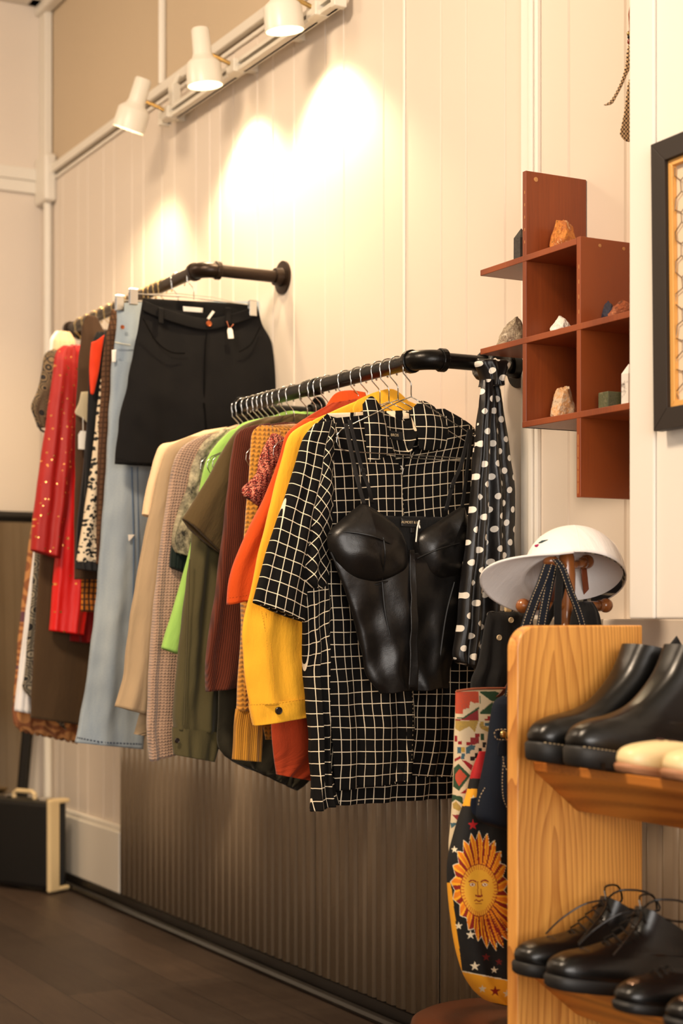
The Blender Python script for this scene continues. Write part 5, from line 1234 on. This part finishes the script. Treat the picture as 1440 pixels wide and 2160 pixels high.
# ============================================================ OAK SHOE RACK
def oak(name, c1, c2):
    n = N(name); tc = n.n('ShaderNodeTexCoord'); sp = n.n('ShaderNodeSeparateXYZ'); n.l(tc.outputs['Object'], sp.inputs[0])
    # flat sawn boards: each board cuts nested arches, edges run straight
    y = n.math('ADD', sp.outputs[1], .055)
    wob = n.math('MULTIPLY', n.math('SUBTRACT', n.noise(n.uv((6, 6, 1.3), obj=True), 1.6, 2), .5), .5)
    r = n.math('ADD', n.math('MULTIPLY', n.math('ABSOLUTE', y), 17), n.math('MULTIPLY', n.math('MULTIPLY', y, y), 160))
    r = n.math('ADD', n.math('ADD', r, n.math('MULTIPLY', sp.outputs[2], 2.6)), n.math('MULTIPLY', wob, 4))
    w = n.math('FRACT', n.math('MULTIPLY', r, 2.2)); w = n.math('POWER', w, 2.2)
    g = n.noise(n.uv((90, 90, 2.2), obj=True), 3, 4, .6); big = n.noise(n.uv((10, 10, 1), obj=True), 1.5, 2)
    f = n.math('ADD', n.math('MULTIPLY', w, .55), n.math('MULTIPLY', n.math('SUBTRACT', g, .35), .9)); f = n.math('ADD', f, n.math('MULTIPLY', n.math('SUBTRACT', big, .5), .5))
    cr = n.n('ShaderNodeValToRGB'); n.l(f, cr.inputs[0])
    cr.color_ramp.elements[0].position = .0; cr.color_ramp.elements[0].color = lin(c1); cr.color_ramp.elements[1].position = .95; cr.color_ramp.elements[1].color = lin(c2)
    n.col(cr.outputs[0]); n.set(Roughness=.4, Coat_Weight=.15, Coat_Roughness=.3); n.bump(g, .1, .001); return n.m
m_oak = oak('golden_oak', (240, 172, 84), (164, 92, 32))
XR = -2.373; f0, b0, zt0 = -.523, -.25, 1.028
t = thing('shoe_rack', 'golden oak shoe rack with rounded side board and sloping shelves', 'shoe rack', (-1.95, -.39, 0))
rr_ = .042
poly = [(b0, 0), (b0, zt0)] + [(f0 + rr_ + rr_ * math.cos(R(a)), zt0 - rr_ + rr_ * math.sin(R(a))) for a in range(90, 181, 10)] + [(f0, 0)]
for xa in (XR - .031, -1.45): G().prism(poly, xa, xa + .031, 0).build('side_board', m_oak, t, bevel=.003)
m_oakh = wood('oak_shelf', (214, 134, 54), (150, 82, 30), .42, sc=(.6, 5, 5), rings=2.2, dist=5, coat=.15)
SL = math.tan(R(9))
def shelf(py):
    dz = pX(1123, py, XR).z - pX(1123, 1606, XR).z
    A = (-.4907, .7925 + dz); P = [A, (-.488, .776 + dz), (-.3965, .7018 + dz), (-.28, .69 + dz), (-.262, .7925 + dz - .2287 * SL)]
    G().prism(P, XR + .0005, -1.4505, 0).build('shelf_board', m_oakh, t, bevel=.002); return A[1]
zA = shelf(1606); zB = shelf(2043)

def shoe(name, lab, X, b, zs0, L, sl, mats, kind, yaw=0, grp='shoes on the oak rack'):
    """toe at distance b from the wall; slices (z, front, back, width) along the foot"""
    toe = Vector((X, -b, 0)); toe.z = zs0 + (b - .4907) * SL + .001
    Rm = Matrix.Rotation(R(yaw), 3, 'Z') @ Matrix(((0, 1, 0), (1, 0, 0), (0, 0, 1)))
    def W(x, y, z): 
        v = Matrix.Rotation(R(yaw), 3, 'Z') @ Vector((y, x, z)); return toe + Vector((v.x, v.y, v.z - v.y * SL))
    t = thing(name, lab, 'boot' if kind == 'boot' else 'shoe', toe, grp)
    up, so = mats; n = 56
    def ring(z, xf, xb, w, tilt=0, pw=.62, sh=1):
        out = []
        for j in range(n):
            a = 2 * math.pi * j / n; c_ = math.cos(a); x = (xf + xb) / 2 - (xb - xf) / 2 * c_ * sh
            s_ = abs(math.sin(a)) ** pw * math.copysign(1, math.sin(a)); f = (x - xf) / (xb - xf)
            waist = 1 - .16 * math.exp(-((f - .62) / .16) ** 2) if (xb - xf) > L * .7 else 1
            out.append(W(x, w / 2 * s_ * waist * sh, z + tilt * (f - .5)))
        return out
    S2 = cat([s + ((0,) if len(s) == 4 else ()) for s in sl], 44); g = G(); vs = []
    for s in S2: vs += ring(*s)
    k_ = len(S2); last = S2[-1]
    for d, sh in ((-.004, .93), (-.03, .86), (-.05, .8)):
        vs += ring(last[0] + d, last[1], last[2], last[3], last[4], sh=sh)
    k_ += 3
    fs = [(i * n + j, i * n + (j + 1) % n, (i + 1) * n + (j + 1) % n, (i + 1) * n + j) for i in range(k_ - 1) for j in range(n)]
    fs.append(tuple(reversed(range(n)))); fs.append(tuple((k_ - 1) * n + j for j in range(n)))
    g.add(vs, fs, lambda i: (vs[i].y, vs[i].z)); g.build('upper', up, t, smooth=True, sharp=75)
    z0 = sl[0][0]; w0 = sl[0][3]; g = G(); vs = []
    for z, e in ((0, -.001), (.004, .003), (z0 - .003, .004), (z0 + .002, .001)): vs += ring(z, -e, L + e, w0 + 2 * e)
    fs = [(i * n + j, i * n + (j + 1) % n, (i + 1) * n + (j + 1) % n, (i + 1) * n + j) for i in range(3) for j in range(n)] + [tuple(reversed(range(n))), tuple(3 * n + j for j in range(n))]
    g.add(vs, fs); g.build('sole', so, t, smooth=True, sharp=40)
    return t, W, S2
m_boot = N('polished_black_leather').set(Roughness=.3, Specular_IOR_Level=.45); m_boot.col(lin((13, 12, 11))); v = m_boot.uv(obj=True); m_boot.bump(m_boot.noise(v, 25, 3), .2, .004); m_boot = m_boot.m
m_sole = plain('black_rubber', (24, 23, 22), .55)
bsl = [(.030, .004, .312, .100), (.042, .0, .314, .102), (.062, .012, .312, .098), (.078, .040, .310, .088), (.090, .076, .308, .083), (.102, .104, .306, .080), (.118, .130, .304, .081), (.146, .160, .305, .086), (.180, .188, .309, .092), (.224, .212, .314, .096, -.006)]
for X, b, l, y in ((-2.285, .553, 'black leather ankle boot with chunky sole nearest the oak side board', 2), (-2.165, .562, 'black leather ankle boot with chunky sole, between its pair and the cream shoes', 1)):
    t, W, S2 = shoe('ankle_boot', l, X, b, zA, .316, bsl, (m_boot, m_sole), 'boot', y)
    g = G()
    for q in range(14):
        for s in (-1, 1):
            x = .03 + q * .02; f = x / .316; hw = .05 * abs(math.sin(math.acos(max(-1, min(1, 1 - 2 * f))))) ** .62 * (1 - .16 * math.exp(-((f - .62) / .16) ** 2))
            g.box((0, 0, 0), (.007, .004, .011)); 
            o_ = len(g.v) - 8
            for i in range(8): v = g.v[o_ + i]; g.v[o_ + i] = W(x + v.x, s * (hw + .0025) + (v.y - .001) * s, v.z + .0005)
    g.build('sole_lugs', m_black, t)
    g = G(); pts = []
    for q in range(60):
        f = .02 + .6 * q / 60; hw = .0525 * abs(math.sin(math.acos(1 - 2 * f))) ** .62; pts.append(W(f * .316, hw, .0325))
    for i in range(0, 59, 2): g.tube([pts[i], pts[i + 1]], .0007, 5)
    g.build('welt_stitching', m_thread, t)
    G().tube([W(.25 + .006 * math.sin(q), .0475 - q * .0008, .215 - q * .018) for q in range(0, 8)], .0012, 6).build('gusset_seam', m_sole, t)
    G().tube([W(.306, 0, .205), W(.309, 0, .24), W(.316, 0, .25), W(.323, 0, .24), W(.319, 0, .2)], .007, 8, flat=.3).build('pull_loop', m_sole, t)
m_creaml = plain('cream_leather', (240, 214, 160), .4, var=.05, coat=0) if False else plain('cream_leather', (240, 214, 160), .4, var=.05)
m_tans = plain('tan_sole', (176, 122, 84), .6)
csl = [(.012, .004, .25, .08), (.02, .0, .25, .082), (.034, .006, .249, .078), (.044, .025, .248, .07), (.052, .055, .246, .062), (.058, .085, .245, .056, .0)]
for X, b, l in ((-1.985, .60, 'cream leather flat shoe with small cut outs, left one of the pair beside the boots'), (-1.875, .602, 'cream leather flat shoe, right one of the pair cropped by the picture edge')):
    t, W, S2 = shoe('flat_shoe', l, X, b, zA, .252, csl, (m_creaml, m_tans), 'flat', 3)
    for x, y in ((.075, .0), (.088, .012), (.088, -.012), (.1, .002)):
        g = G(); p = [W(x - .006, y, .0565), W(x + .005, y + .005, .0565), W(x + .005, y - .005, .0565)]
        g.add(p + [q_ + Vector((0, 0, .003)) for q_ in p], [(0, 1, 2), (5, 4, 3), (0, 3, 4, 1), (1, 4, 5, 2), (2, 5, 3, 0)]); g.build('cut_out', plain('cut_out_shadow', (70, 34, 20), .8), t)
rsl = [(.020, .004, .31, .096), (.030, .0, .312, .098), (.045, .008, .311, .094), (.058, .034, .309, .086), (.068, .078, .307, .078), (.080, .116, .305, .070), (.092, .146, .303, .068), (.106, .166, .301, .068), (.116, .184, .299, .068, -.055)]
for X, b, l in ((-2.285, .58, 'black leather brogue lace up shoe nearest the oak side board, lower shelf'), (-2.165, .60, 'black leather brogue lace up shoe, second from the oak board, lower shelf')):
    t, W, S2 = shoe('brogue_shoe', l, X, b, zB, .314, rsl, (m_boot, m_sole), 'brogue', 2)
    for q in range(5):
        x = .112 + q * .016; z = .076 + q * .0125
        G().tube([W(x, -.024, z - .006), W(x - .002, 0, z + .006), W(x, .024, z - .006)], .0018, 6).build('lace', m_black, t)
    z = .138
    for s in (-1, 1):
        G().tube(cat([tuple(W(*p)) for p in ((.186, 0, z), (.2, s * .02, z + .02), (.245, s * .04, z + .022), (.262, s * .05, z - .004), (.22, s * .036, z - .01), (.188, s * .004, z - .002))], 22), .0019, 6).build('lace_loop', m_black, t)
        G().tube(cat([tuple(W(*p)) for p in ((.186, 0, z), (.16, s * .028, z - .014), (.12, s * .042, z - .045), (.09, s * .044, z - .072))], 12), .0016, 6).build('lace_end', m_black, t)
    G().ball(W(.186, 0, z), .006, 8).build('lace_knot', m_black, t, smooth=True)
    g = G(); prev = None
    for q in range(26):
        a = R(-75 + 150 * q / 25); x = .085 - .05 * math.cos(a) + .03; y = .042 * math.sin(a); g.ball(W(x, y, .066 - 6 * y * y * 3 + (x - .06) * .25), .0012, 4)
    g.build('brogue_punching', m_sole, t)
m_reflex = plain('bronze_reflex', (120, 92, 70), .2, .4)
for X, b, l in ((-1.99, .60, 'black patent shoe with bronze reflection modelled on its toe, bottom right beside the brogues'), (-1.87, .60, 'black patent shoe with bronze reflection modelled on its toe, cropped at the bottom right corner')):
    t, W, S2 = shoe('patent_shoe', l, X, b, zB, .25, [(.014, .004, .246, .082), (.024, .0, .248, .084), (.036, .008, .247, .08), (.048, .03, .246, .072), (.056, .06, .245, .064), (.066, .09, .243, .058, .0)], (m_boot, m_sole), 'flat', 3)
    G().ball(W(.03, 0, .04), .016, 10, (1, .9, .6)).build('toe_reflex', m_reflex, t, smooth=True)  # bronze ball stands in for a reflection on the toe
    for q in range(3): G().tube([W(.07 + q * .014, -.022, .052 + q * .004), W(.07 + q * .014, 0, .066 + q * .004), W(.07 + q * .014, .022, .052 + q * .004)], .0018, 6).build('lace', m_black, t)
